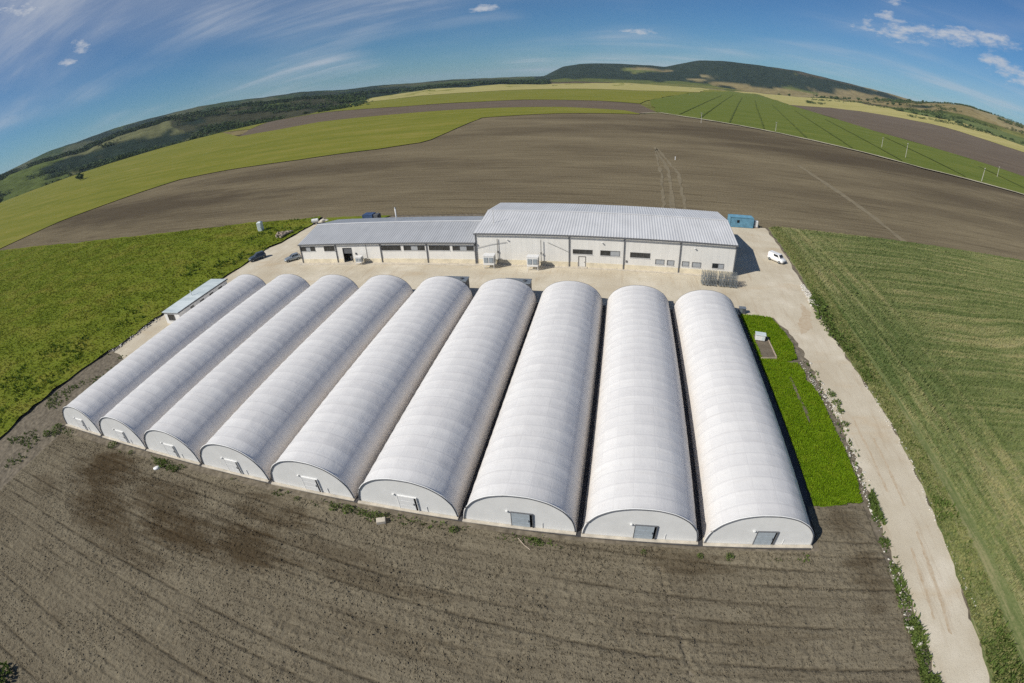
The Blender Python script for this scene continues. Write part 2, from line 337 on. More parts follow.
def vnoise(x, y, k=0):
    g = _G[k]; xi = np.floor(x).astype(int); yi = np.floor(y).astype(int); fx = x - xi; fy = y - yi
    fx = fx * fx * (3 - 2 * fx); fy = fy * fy * (3 - 2 * fy); a = xi & 255; b = yi & 255; a1 = (xi + 1) & 255; b1 = (yi + 1) & 255
    return (g[a, b] * (1 - fx) + g[a1, b] * fx) * (1 - fy) + (g[a, b1] * (1 - fx) + g[a1, b1] * fx) * fy
def fbm(x, y, oct=4, k=0):
    s = 0; a = .5; tot = 0
    for i in range(oct):
        s = s + a * vnoise(x * 2 ** i + 17 * i, y * 2 ** i + 31 * i, (k + i) % 4); tot += a; a *= .5
    return s / tot
def inside(P, poly):
    x, y = P[:, 0], P[:, 1]; r = np.zeros(len(P), bool); n = len(poly)
    for i in range(n):
        x0, y0 = poly[i]; x1, y1 = poly[(i + 1) % n]
        c = ((y0 > y) != (y1 > y)); r ^= c & (x < (x1 - x0) * (y - y0) / ((y1 - y0) if y1 != y0 else 1e-9) + x0)
    return r
def sample(poly, n, mask=None):
    P = np.array(poly); lo, hi = P.min(0), P.max(0); out = []; k = 0
    while k < n:
        q = lo + RNG.random((n * 2, 2)) * (hi - lo); q = q[inside(q, poly)]
        if mask is not None: q = q[mask(q[:, 0], q[:, 1]) > RNG.random(len(q))]
        out.append(q); k += len(q)
        if len(out) > 60: break
    return np.concatenate(out)[:n]

# ------------------------------------------------------------------ terrain height (metres), flat round the farm
def ss(a, b, x):
    q = np.clip((x - a) / (b - a), 0, 1); return q * q * (3 - 2 * q)
def tab(az, *p):
    p = np.array(p, float).reshape(-1, 2); return np.interp(az, p[:, 0], p[:, 1])
def hills(x, y):
    x = np.asarray(x, float); y = np.asarray(y, float)
    dx = x + 10.; dy = y + 28.; r = np.hypot(dx, dy); az = np.degrees(np.arctan2(dx, dy))
    wob = np.sin(az * .9 + 1) * .5 + np.sin(az * 2.3) * .3 + np.sin(az * 5.1 + 2) * .2
    A = tab(az, -180, 60, -90, 60, -72, 62, -66, 70, -61, 112, -56, 116, -51, 126, -45.5, 124, -38, 92, -35, 80, -30, 52, -24, 40, -11, 26, -8, 20, 30, 25, 45, 40, 90, 60, 180, 60) + 2 * wob
    hA = A * ss(2500, 3600, r) * (1 - .8 * ss(3900, 6000, r))
    B = tab(az, -180, 25, -85, 38, -72, 44, -63, 48, -58, 46, -52, 62, -44, 58, -36, 34, -30, 14, -22, 6, -12, 4, -8, 0, 180, 0) + 3 * wob
    hB = B * ss(1250, 1900, r) * (1 - .55 * ss(2000, 2700, r))
    V = tab(az, -180, 0, -85, -10, -60, -16, -42, -14, -30, -6, -22, 0, 180, 0)
    hV = V * ss(1150, 1350, r) * (1 - ss(1400, 1800, r))
    Mh = tab(az, -180, 0, -10.5, 0, -8.3, 30, -6.4, 98, -4.5, 119, 3.2, 121, 4.6, 112, 6, 135, 8.3, 172, 11, 185, 14, 180, 19, 166, 24, 136, 29.5, 104, 34, 80, 40, 70, 50, 40, 60, 0, 180, 0)
    hM = Mh * ss(2500, 3900, r) * (1 - .9 * ss(4300, 6500, r))
    Rr = tab(az, -180, 0, 14, 0, 20, 10, 26, 38, 31, 66, 34.5, 90, 36.5, 94, 39, 86, 42, 78, 50, 85, 60, 90, 75, 50, 100, 30, 180, 10) + 1.5 * wob
    hR = Rr * ss(1150, 2300, r) * (1 - .75 * ss(2500, 3600, r))
    h = np.maximum(np.maximum(hA, hB), np.maximum(hM, hR)) + hV
    g = ss(1300, 2200, r)
    return h + g * (2.2 * np.sin(x * .011 + y * .004) + 1.8 * np.sin(y * .013 - x * .006 + 1) + 1.2 * np.sin(x * .031 + 2) * np.sin(y * .027))

# ------------------------------------------------------------------ ground: one sheet out to the horizon
azs = np.radians(np.concatenate([np.arange(-84, 62, .3), np.arange(62, 276, 3.0)]))
rs = np.concatenate([[0.01], np.geomspace(30, 16000, 270)])
AZ, RR = np.meshgrid(azs, rs); X = -10 + RR * np.sin(AZ); Y = -28 + RR * np.cos(AZ); Z = hills(X, Y) - .05 - RR * .00006
nr, na = X.shape
# earth falls away a little; patchwork of fields and woods as the land's own colours
seeds = RNG.uniform(-6500, 6500, (1500, 2)); pal = np.array([(.30, .25, .14), (.21, .22, .08), (.13, .16, .055), (.36, .31, .19), (.12, .10, .075), (.24, .26, .10), (.30, .25, .15), (.16, .19, .07)]) * np.array((.78, .76, .66))
pick = RNG.integers(0, len(pal), len(seeds))
P = np.stack([X.ravel(), Y.ravel()], 1); cell = np.zeros(len(P), int)
wp = P + np.stack([fbm(P[:, 0] / 160, P[:, 1] / 160, 3), fbm(P[:, 0] / 160 + 50, P[:, 1] / 160, 3)], 1) * 60
rot2 = np.array([[.9, .43], [-.43, .9]]); sq = (wp @ rot2) * (1, 1.9); sd = (seeds @ rot2) * (1, 1.9)
for i in range(0, len(P), 20000):
    q = sq[i:i + 20000]; cell[i:i + 20000] = np.argmin((q[:, None, 0] - sd[None, :, 0]) ** 2 + (q[:, None, 1] - sd[None, :, 1]) ** 2, 1)
colr = pal[pick[cell]] * (.8 + .4 * fbm(P[:, 0] / 90, P[:, 1] / 90, 3, 1))[:, None]
r1 = RR.ravel(); a1 = np.degrees(AZ.ravel()); h1 = Z.ravel()
fn = fbm(P[:, 0] / 260, P[:, 1] / 260, 5, 2)
wood = np.zeros(len(P))
mainhill = ((a1 > -9.5) & (a1 < 24) & (r1 > 2600))
slope = np.clip((h1 + 37) / 150, 0, 1)
wood = np.where(mainhill, ss(.38, .46, fn + .22 * ss(2900, 3150, r1) - .26 * (1 - ss(2700, 2950, r1)) - .13 * ss(4.5, 2.0, np.abs(a1 - 3.4)) * ss(3.6, .5, np.abs((r1 - 3350) / 120 - (a1 - 3.4) * .5)) - .12 * ss(15, 22, a1)), wood)
wood = np.where((a1 >= 24) & (a1 < 34) & (r1 > 1900), ss(.5, .56, fn + .08), wood)
leftw = (a1 < -9.5) & (a1 > -85) & (r1 > 1150)
wood = np.where(leftw, np.maximum(ss(.57, .62, fn + .05 * np.sin(r1 / 110) + .10 * ss(-45, -25, a1)), .55 * ss(2600, 3000, r1)), wood)
wcol = np.array([(.022, .034, .026)]) * (.7 + .7 * fbm(P[:, 0] / 25, P[:, 1] / 25, 3, 3))[:, None]
colr = np.where(leftw[:, None], colr * (.62, .78, .72), colr)
colr = colr * (1 - wood[:, None]) + wcol * wood[:, None]
I = np.arange(nr * na).reshape(nr, na); I2 = np.concatenate([I, I[:, :1]], 1)
F = np.stack([I2[:-1, :-1], I2[:-1, 1:], I2[1:, 1:], I2[1:, :-1]], -1).reshape(-1, 4)[:, ::-1]
me = np_mesh('ground', np.stack([X.ravel(), Y.ravel(), Z.ravel()], 1), F, True)
ca = me.color_attributes.new('land', 'FLOAT_COLOR', 'POINT'); ca.data.foreach_set('color', np.concatenate([colr, np.ones((len(P), 1))], 1).astype(np.float32).ravel())
t = material('land', 1.0, .0); at = t.new('ShaderNodeAttribute', attribute_name='land')
ln = t.new('ShaderNodeVectorMath', operation='LENGTH'); t.l.new(t.pos, ln.inputs[0])
n1 = t.noise(t.pos, .03, 6, .7); n0 = t.noise(t.pos, 1.2, 5, .65)
near = t.ramp(n0, (.35, (.13, .112, .085)), (.65, (.22, .19, .145)))
far = t.mix(1.0, at.outputs['Color'], t.ramp(n1, (.3, .62), (.7, 1.3)), 'MULTIPLY')
setcol(t, t.mix(t.smooth(ln.outputs['Value'], 420, 520), near, far)); bump(t, n1, .8, 3.0)
tag(link('ground', me, 'land'), kind='structure')

def jag(poly, step, amp, closed=True):
    out = []; n = len(poly)
    for i in range(n if closed else n - 1):
        a = np.array(poly[i], float); b = np.array(poly[(i + 1) % n], float); L = np.hypot(*(b - a)); k = max(1, int(L / step))
        nrm = np.array([-(b - a)[1], (b - a)[0]]) / max(L, 1e-6)
        for j in range(k):
            q = a + (b - a) * j / k; out.append(tuple(q + nrm * (RNG.random() - .5) * 2 * amp * (1 if j else .4)))
    if not closed: out.append(tuple(poly[-1]))
    return out
def sheet(name, poly, mat, z, step=None, amp=0.0, grid=None, disp=None, smooth=True):
    """a field or pavement: outline with a ragged edge, filled with a mesh that follows the land"""
    if step: poly = jag(poly, step, amp)
    pts = [Vector(p) for p in poly]; n = len(pts); ed = [(i, (i + 1) % n) for i in range(n)]
    if grid:
        Pn = np.array(poly); lo, hi = Pn.min(0), Pn.max(0); gx, gy = np.meshgrid(np.arange(lo[0], hi[0], grid), np.arange(lo[1], hi[1], grid))
        q = np.stack([gx.ravel(), gy.ravel()], 1) + (RNG.random((gx.size, 2)) - .5) * grid * .5; q = q[inside(q, poly)]; pts += [Vector(a) for a in q]
    v, e, f, *_ = delaunay_2d_cdt(pts, ed, [], 1, 1e-4)
    vv = np.array([(a.x, a.y) for a in v]); zz = hills(vv[:, 0], vv[:, 1]) + z
    if disp is not None: zz = zz + disp(vv[:, 0], vv[:, 1])
    ff = np.array([tuple(a) for a in f if len(a) == 3]); c = vv[ff].mean(1); ff = ff[inside(c, poly)]
    a, b, cc = vv[ff[:, 0]], vv[ff[:, 1]], vv[ff[:, 2]]; flip = ((b - a)[:, 0] * (cc - a)[:, 1] - (b - a)[:, 1] * (cc - a)[:, 0]) < 0
    ff[flip] = ff[flip][:, ::-1]
    o = link(name, np_mesh(name, np.column_stack([vv, zz]), ff, smooth), mat); tag(o, kind='structure'); return o
def gridsheet(name, x0, x1, y0, y1, d, mat, zf, skirt=True):
    xs = np.arange(x0, x1 + d / 2, d); ys = np.arange(y0, y1 + d / 2, d); X, Y = np.meshgrid(xs, ys); Z = zf(X, Y)
    I = np.arange(X.size).reshape(X.shape); F = np.stack([I[:-1, :-1], I[:-1, 1:], I[1:, 1:], I[1:, :-1]], -1).reshape(-1, 4)
    o = link(name, np_mesh(name, np.stack([X.ravel(), Y.ravel(), Z.ravel()], 1), F, True), mat); tag(o, kind='structure'); return o

# ------------------------------------------------------------------ far fields
strip_later = []
mid_edge = [(-347, 119), (-343, 148), (-328, 172), (-314, 197), (-299, 222), (-257, 230), (-199, 232), (-150, 243), (-129, 259), (-126, 271), (-133, 419), (-66, 450), (8, 459)]
road_far = [(29, 492), (54, 451), (105, 390), (157, 325), (195, 284), (267, 259), (351, 235), (520, 190)]
sheet('ploughed_field', [(-350, 104)] + mid_edge + road_far + [(520, 101), (160, 101.5), (31, 99.8), (-100, 99.8), (-128, 99.7), (-178, 96), (-282, 100)], 'soil_mid', .02, 12, .5, 14)
gl_far = [(8, 466), (-6, 506), (-78, 547), (-173, 557), (-278, 561), (-416, 592), (-467, 560), (-540, 560), (-800, 800), (-1031, 883), (-1080, 821), (-1126, 767), (-1092, 693), (-1193, 623), (-1233, 596), (-1252, 497), (-1270, 355), (-1300, 100), (-520, 85), (-350, 101.5)]
sheet('green_field', mid_edge[::-1][:-1] + [(-347, 119)] + gl_far[::-1] if False else [(-350.5, 103)] + [(x - .6, y + .8) for x, y in mid_edge] + gl_far[:-1], 'green_far', .35, 20, .8, 30)
b2 = [(-640, 700), (-746, 894), (-600, 900), (-362, 748), (-216, 714), (-158, 726), (-39, 686), (14, 641), (26, 503)]
sheet('brown_field', [(8, 467), (-6, 507), (-78, 548), (-173, 558), (-278, 562), (-416, 593), (-467, 561), (-540, 561)] + b2, 'soil_brown', .30, 25, 1.5, 30)
gft = [(-1031, 884), (-864, 900), (-807, 1012), (-755, 1167), (-760, 1417), (-700, 1700), (-497, 1734), (-376, 1841), (-185, 2100), (76, 2200), (298, 2021), (423, 2044)]
sheet('distant_green_field', [(-640, 702), (-746, 895), (-600, 901), (-362, 749), (-216, 715), (-158, 727), (-39, 687), (14, 642), (34, 766), (162, 1278), (208, 1383)][::-1] + [(-800, 801)] + gft, 'green_far', .6, 40, 4, 45)
sheet('pale_field', [(-710, 1254), (-529, 1252), (-358, 1226), (-261, 1249), (-113, 1272), (34, 1213), (203, 1383), (330, 2000), (298, 2019), (76, 2195), (-185, 2095), (-376, 1835), (-497, 1728), (-695, 1690), (-750, 1410)], 'pale_crop', 1.1, 40, 4, 45)
grf = [(34, 766), (162, 1278), (423, 2040), (467, 1747), (365, 1105), (335, 843), (317, 605), (340, 512), (390, 398), (467, 336), (600, 280)]
sheet('bright_green_field', [(26, 503), (30, 500)] + [(x + 2, y + 3) for x, y in road_far[1:]] + [(600, 195)] + grf[::-1], 'green_bright', .5, 30, 2, 30)
brt = [(365, 1105), (524, 1258), (614, 1270), (702, 1217), (764, 1165), (877, 945), (1010, 771), (1100, 640)]
sheet('fallow_field', [(600, 281), (467, 337), (390, 399), (340, 513), (318, 606), (336, 844)] + brt + [(900, 330)], 'soil_brown', .55, 30, 2, 30)
sheet('stubble_field', [(467, 1748), (430, 2040), (700, 2000), (792, 1729), (803, 1401), (856, 1304), (932, 1250), (981, 1064), (1130, 870), (1200, 700)] + [(x, y + 1.5) for x, y in brt[::-1]], 'pale_crop', .75, 40, 3, 35)
sheet('dark_crop_field', [(803, 1403), (858, 1306), (934, 1252), (983, 1066), (1132, 872), (1260, 960), (1113, 1207), (1002, 1350), (906, 1483)], 'olive_crop', .9, 40, 3, 35)
for x_, y_, l_ in ((45, 478, 800), (62, 452, 1000), (84, 424, 850), (108, 394, 760), (134, 361, 640), (160, 330, 520), (186, 300, 400), (228, 280, 240), (290, 262, 130)):
    dx_, dy_ = l_ * .24, l_ * .97; strip_later.append([(x_ + 3, y_ + 6), (x_ + dx_ / 2, y_ + dy_ / 2), (x_ + dx_, y_ + dy_)])
# farm track between the ploughed land and the green field
def strip(name, pts, wd, mat, z, step=8, amp=.4):
    L, Rr = [], []
    for i, p in enumerate(pts):
        a = np.array(pts[max(i - 1, 0)], float); b = np.array(pts[min(i + 1, len(pts) - 1)], float); dd = (b - a) / np.hypot(*(b - a)); nn = np.array([-dd[1], dd[0]])
        L.append(tuple(np.array(p) + nn * wd / 2)); Rr.append(tuple(np.array(p) - nn * wd / 2))
    return sheet(name, L + Rr[::-1], mat, z, step, amp)
strip('farm_track', [(10, 470), (29, 491), (54, 452), (105, 391), (157, 326), (195, 285), (267, 260), (351, 236), (520, 191)], 4.0, 'track_pale', .8, 10, 1.0)
strip('field_track', [(5, 100), (7, 130), (9.5, 172), (8.5, 205), (8, 238)], 1.3, 'track_soil', .09, 5, .5)
strip('field_track', [(8.5, 100), (10.5, 130), (13, 165), (10.5, 205), (9, 232)], 1.1, 'track_soil', .09, 5, .5)
strip('field_track', [(2, 100), (4, 125), (6, 160), (7, 200), (7.4, 228)], .9, 'track_soil', .09, 4, .5)
strip('field_track', [(74.5, 101), (76, 125), (77, 150), (78, 180), (79, 217)], 2.4, 'track_soil', .09, 6, .6)

for q_ in strip_later: strip('tramline', q_, 1.5, 'tram_crop', .9, 15, .5)
# ------------------------------------------------------------------ near ground
yard_left = [(-98, 100), (-97.5, 95.9), (-97.8, 86.8), (-98, 77.7), (-100, 74), (-99, 64), (-99, 54.7), (-100.5, 44), (-101.5, 36.8), (-101.5, 26), (-101, 21)]
sheet('yard', yard_left + [(-96, 19.5), (-90.5, 18), (-90.2, 44), (-60, 46.2), (12, 46.6), (17, 46.2), (21, 46), (24.5, 48), (27, 50), (28.2, 64.5), (29.2, 79), (29.5, 88), (29.8, 99.6), (17, 99), (14.6, 88.5), (-37.5, 87.6), (-38, 82.6), (-84, 82.8), (-90, 89), (-96, 96)][::1], 'gravel', .03, 2.5, .35, 3)
sheet('wheel_rut', [(22.0, -10), (22.35, -10.3), (22.8, -6), (23.1, -2), (23.3, 1.6), (22.95, 1.4), (22.7, -2), (22.4, -6)], 'rut', .058, .5, .09)
sheet('wheel_rut', [(20.9, -8.6), (21.15, -8.6), (21.5, -4), (21.7, -.5), (21.45, -.6), (21.2, -4)], 'rut', .058, .5, .09)
sheet('wheel_rut', [(22.9, 5), (23.25, 5), (23.5, 10), (23.6, 16), (23.3, 16), (23.2, 10)], 'rut', .058, .6, .1)
sheet('wheel_rut', [(21.6, 7), (21.85, 7), (22, 12), (22.1, 20), (21.8, 20), (21.7, 12)], 'rut', .058, .6, .1)
sheet('wheel_rut', [(21, 41), (24, 44), (25.4, 50), (24.6, 53), (23.6, 49), (21.5, 45)], 'rut', .058, .5, .25)
sheet('road', [(12.6, 47), (17.2, 46.8), (18.9, 42), (19.6, 36), (19.5, 28), (19.8, 18), (19.4, 9.7), (19.2, 3), (19.1, -8.5), (19.2, -19), (19, -60), (23, -60), (23.8, -20), (24.5, -15.2), (25.3, -8), (26, -.4), (26.9, 8.6), (27.3, 17.8), (27, 28.8), (26.7, 40.1), (27.1, 50.5), (27.8, 60), (20, 60)], 'gravel', .05, .9, .4, 2.5)
# front ploughed field, modelled down to the clods
def furrow(x, y):
    v = y + .05 * x + 1.1 * np.sin(x * .035 + .6) + 1.0 * fbm(x * .03, y * .1, 2); fr = (v / 1.85) % 1.0
    k = np.floor(v / 1.85); st = ss(.40, .62, fbm(x * .045 + 7 * k, k * 3.7, 3, 2))
    return np.exp(-((fr - .3) / .06) ** 2) * st * (.6 + .4 * ss(.35, .55, fbm(x * .5, y * .5, 2, 1))) + .35 * np.exp(-((fr - .8) / .06) ** 2) * (1 - st)
def front_z(x, y):
    ln = furrow(x, y); ed = np.minimum(np.minimum(x + 88.6, 18.2 - x) / .8, 1) + .15 * (fbm(x * .8, y * .8, 2) - .5)
    z = .07 + .13 * (fbm(x * 1.7, y * 1.7, 3) - .5) + .15 * (vnoise(x * 5.1, y * 5.1, 1) - .5) * ss(.3, .6, fbm(x * .4, y * .4, 2, 3)) + .05 * (vnoise(x * 6.3, y * 6.3, 2) - .5) - .07 * ln
    stepx = x - (-4.1 - (y + 3.35) * .26); print_ = (np.abs(stepx) < .22) & ((y * 1.25) % 1 < .5) & (y < -2.5); z = z - .10 * print_
    return np.where(ed < .25, -.08 + .1 * ed, z)
for a_ in ((-89.2, 18.6, -50, -.75), (11.3, 18.4, -.75, 5.0)):
    o = gridsheet('front_field', *a_, .16, 'soil_front', front_z); n_ = len(o.data.vertices); co_ = np.zeros(n_ * 3, np.float32); o.data.vertices.foreach_get('co', co_); co_ = co_.reshape(-1, 3)
    at_ = o.data.attributes.new('furrow', 'FLOAT', 'POINT'); at_.data.foreach_set('value', furrow(co_[:, 0].astype(float), co_[:, 1].astype(float)).astype(np.float32))

lawn = [(11.6, 46.4), (14.2, 46.5), (16.8, 46.1), (17.9, 42.1), (18.3, 37.5), (17.8, 33.2), (15.8, 32.5), (15.9, 32.1), (17.5, 32.0), (18, 30), (17.5, 27.5), (18.2, 26.6), (18.5, 23), (18.4, 19.3), (18.5, 12.9), (18.3, 8.9), (17.9, 5.5), (15.1, 5.1), (12.1, 4.9)]
lz = lambda x, y: .10 * (fbm(x * 1.5, y * 1.5, 3) - .4)
sheet('lawn', lawn, 'lawn', .08, .5, .2, .45, lz)
meadow = [(-520, 96), (-350, 103), (-282, 99.6), (-233, 95.9), (-178.6, 95.8), (-149.6, 96), (-128.1, 99.4), (-107.3, 99.5), (-99.5, 101), (-97.9, 95.9), (-98.2, 86.8), (-98.4, 77.7), (-100.4, 74.3), (-99.4, 64.4), (-99.4, 54.7), (-100.9, 44), (-102, 36.8), (-102, 24.7), (-103.2, 18.9), (-104.2, 9.1), (-104.2, -.9), (-103, -6.5), (-105, -19), (-106, -60), (-520, -60)]
def mz(x, y):
    b = fbm(x * .25, y * .25, 3, 1); ditch = np.exp(-((x + 117 + 4 * np.sin(y * .05) + .12 * (y - 30)) / 2.2) ** 2)
    return np.maximum(.12 + .2 * ss(.4, .75, b) + .12 * fbm(x * 1.2, y * 1.2, 2) - .3 * ditch, .02)
sheet('meadow', meadow, 'meadow', .06, 1.5, .4, 1.6, mz)
wroad = [(23.5, -60), (23.7, -20), (24.5, -15.2), (25.3, -8), (26.0, -.4), (26.9, 8.6), (27.4, 17.8), (27.1, 28.8), (26.9, 40.1), (27.6, 50.5), (28.8, 64.5), (29.7, 79), (30, 88), (30.6, 99.5)]
wheat = wroad + [(72, 100.4), (122, 101.3), (162, 101.4), (300, 101.4), (300, -60)]
sheet('grass_strip', [(-95.5, 97), (-96.5, 99.6), (-74, 99.2), (-78, 92), (-79, 86), (-83.8, 83.1), (-89.8, 89.4)], 'meadow', .08, 1.2, .3, 2.0, lambda x, y: .25 * fbm(x * .6, y * .6, 3))
def wz(x, y):
    v = y + 14 * fbm(x * .018, y * .018, 2); edge = np.clip((x - 30.5 - 1.2 * np.sin(y * .06)) / 3, 0, 1)
    tram = np.exp(-((x - 35.5 - .03 * y) / .28) ** 2) + np.exp(-((x - 37.5 - .03 * y) / .28) ** 2)
    return edge * (.45 + .13 * fbm(x * .05, v * 1.0, 4, 1) + .12 * fbm(x * 1.6, y * 1.6, 2, 2) - .35 * np.minimum(tram, 1)) + .1 * fbm(x * 1.3, y * 1.3, 2)
sheet('wheat_field', [(x, y) for x, y in wheat if x < 170] + [(170, -60)], 'wheat', .05, 1.2, .25, .75, wz)
sheet('wheat_field', [(170.2, -60), (170.2, 101.3), (420, 101.3), (420, -60)], 'wheat', .45, 10, .3, 8)

# ------------------------------------------------------------------ grass, crop and weeds that nobody could count
def tufts(name, P, z, h, wd, nb, mat, lean=(0, 0), spread=.6):
    """n tufts of nb bent blades (two triangles each)"""
    n = len(P); N = n * nb; base = np.repeat(np.column_stack([P, z]), nb, 0)
    hh = np.repeat(h, nb) * (.6 + .7 * RNG.random(N)); an = RNG.random(N) * 2 * np.pi; ww = np.repeat(wd, nb) * (.7 + .6 * RNG.random(N))
    dr = np.column_stack([np.cos(an), np.sin(an)]); off = dr * (np.repeat(wd, nb) * .9 * RNG.random(N))[:, None]
    tip = dr * (hh * spread * RNG.random(N))[:, None] + np.array(lean) * hh[:, None]
    sd = np.column_stack([-dr[:, 1], dr[:, 0]]) * (ww * .5)[:, None]
    b0 = base.copy(); b0[:, :2] += off - sd; b1 = base.copy(); b1[:, :2] += off + sd
    m0 = base.copy(); m0[:, :2] += off + tip * .4 - sd * .8; m0[:, 2] += hh * .6
    tp = base.copy(); tp[:, :2] += off + tip; tp[:, 2] += hh
    V = np.stack([b0, b1, m0, tp], 1).reshape(-1, 3); k = np.arange(N)[:, None] * 4
    F = np.concatenate([k + [[0, 1, 2]], k + [[1, 3, 2]]], 0)
    o = link(name, np_mesh(name, V, F), mat); return o
def U(a, b, n): return a + (b - a) * RNG.random(n)
near_m = [(-345, 101), (-282, 98.6), (-230, 94.5), (-178, 94.5), (-128, 98), (-100, 100), (-98.4, 86.8), (-98.6, 77.7), (-100.6, 74.3), (-99.6, 64.4), (-99.6, 54.7), (-101.1, 44), (-102.2, 36.8), (-102.2, 24.7), (-103.4, 18.9), (-104.4, 9.1), (-104.4, -.9), (-103.2, -6.5), (-105, -30), (-190, -30), (-345, 40)]
q = sample(near_m, 80000, lambda x, y: (.6 + .4 * ss(.35, .7, fbm(x * .25, y * .25, 3, 1))) * np.clip(1.25 + (x + 100) / 260, .3, 1))
tag(tufts('meadow_grass', q, mz(q[:, 0], q[:, 1]) + .02, U(.12, .34, len(q)), U(.12, .3, len(q)), 3, 'meadow_blade', (.15, .08)), 'tall rough green grass growing all over the meadow beside the yard', 'grass', kind='stuff')
# rank dark weeds along the ditch and the yard edge
dp = sample([(-130, -25), (-108, -25), (-106, 40), (-100, 62), (-98.5, 99), (-112, 99), (-122, 60)], 450, lambda x, y: ss(.5, .68, fbm(x * .16, y * .16, 3, 2)))
tag(tufts('meadow_weeds', dp, mz(dp[:, 0], dp[:, 1]), U(.35, .8, len(dp)), U(.25, .5, len(dp)), 4, 'meadow_dark', (0, 0), .9), 'rank dark green weeds in the ditch between meadow and yard', 'weeds', kind='stuff')
wpoly = [(31, -45), (31.5, 99.5), (60, 99.8), (130, 101), (150, 60), (95, -10), (60, -45)]
q = sample(wpoly, 130000, lambda x, y: np.clip(1.2 - np.hypot(x - 30, y + 10) / 190, .25, 1))
tag(tufts('wheat_ears', q, wz(q[:, 0], q[:, 1]) + .05, U(.2, .42, len(q)), U(.08, .2, len(q)), 2, 'wheat_blade', (.55, .12), .5), 'green and straw coloured wheat leaning in windblown streaks beside the road', 'wheat', kind='stuff')
vp = [(24.2, -30), (25.3, -8), (26.1, 0), (27, 9), (27.5, 18), (27.2, 29), (27.0, 40), (27.7, 50), (29.2, 64), (30, 79), (30.8, 99), (33.6, 99.4), (32.2, 60), (30.6, 30), (29.6, 0), (27.6, -30)]
q = sample(vp, 14000)
tag(tufts('verge_grass', q, wz(q[:, 0], q[:, 1]) + .05, U(.1, .25, len(q)), U(.08, .2, len(q)), 3, 'dry_grass', (.2, .1), .8), 'dry yellowish grass on the far verge between road and wheat', 'grass', kind='stuff')
q = sample(vp, 1500, lambda x, y: .05 + ss(30.2, 28, x) * ss(.5, .66, fbm(x * .2, y * .2, 3)))
tag(tufts('verge_weeds', q, wz(q[:, 0], q[:, 1]) + .03, U(.2, .55, len(q)), U(.12, .3, len(q)), 3, 'weed_leaf', (0, 0), .9), 'green weeds mixed into the far verge of the road', 'weeds', kind='stuff')
def lawn_mask(x, y):
    trk = np.minimum(np.abs(x - 15.3) + 10 * (np.abs(y - 23) > 5), np.abs(y - 32.3) + .6)
    bed = (x > 12.2) & (x < 14.5) & (y > 32.6) & (y < 39.6)
    return np.where(bed, 0, np.clip(trk / .35, .12, 1)) * np.clip(3.2 * fbm(x * .9, y * .9, 3) - .75, .12, 1)
q = sample(lawn, 42000, lawn_mask)
tag(tufts('lawn_grass', q, .08 + lz(q[:, 0], q[:, 1]), U(.10, .24, len(q)), U(.06, .13, len(q)), 3, 'lawn_blade', (.05, .05), .9), 'fresh bright green seedling crop on the plot beside the last tunnel', 'seedlings', kind='stuff')
sheet('seedling_path', [(15.1, 28.5), (15.5, 28.3), (15.5, 24.3), (15.8, 20.5), (15.3, 18.2), (15.15, 20.6), (15.1, 24.3)], 'dirt', .17, .6, .06)
# weedy stony verge on the near side of the road
rv = [(18.1, 33), (18.3, 27), (18.8, 23), (18.8, 13), (18.4, 5), (18.0, -5), (17.7, -14), (17.4, -35), (19.3, -35), (19.4, -14), (19.3, -5), (19.6, 5), (20.4, 13), (20.6, 24), (19.8, 33)]
vm = lambda x, y: ss(.56, .68, fbm(x * .5 + 3, y * .2, 3, 2)) * ss(14, 4, y) + .45 * ss(-2, -9, y) * ss(.35, .6, fbm(x * .8, y * .4, 2)) + .02
q = sample(rv, 2600, vm)
tag(tufts('roadside_weeds', q, np.full(len(q), .06), U(.15, .45, len(q)), U(.1, .26, len(q)), 3, 'weed_leaf', (0, 0), .9), 'low green weeds in the stony strip between field and road', 'weeds', kind='stuff')
q = sample([(-89.5, -1.2), (-89.5, .1), (10, -.9), (10, -1.9)], 350, lambda x, y: ss(.55, .7, fbm(x * .3, y * .3, 2)))
tag(tufts('foundation_weeds', q, np.full(len(q), .05), U(.08, .25, len(q)), U(.08, .2, len(q)), 3, 'weed_leaf', (0, 0), .9), 'thin weeds growing along the foundation of the tunnels', 'weeds', kind='stuff')
q = sample([(-103, -16), (-103.4, 9), (-101.5, 22), (-92, 19), (-91, 2), (-90, -16)], 350, lambda x, y: ss(.58, .7, fbm(x * .25, y * .25, 2, 1)))
tag(tufts('track_weeds', q, np.full(len(q), .0), U(.15, .35, len(q)), U(.15, .3, len(q)), 3, 'weed_leaf', (0, 0), .9), 'sparse weeds on the bare dirt strip left of the tunnels', 'weeds', kind='stuff')

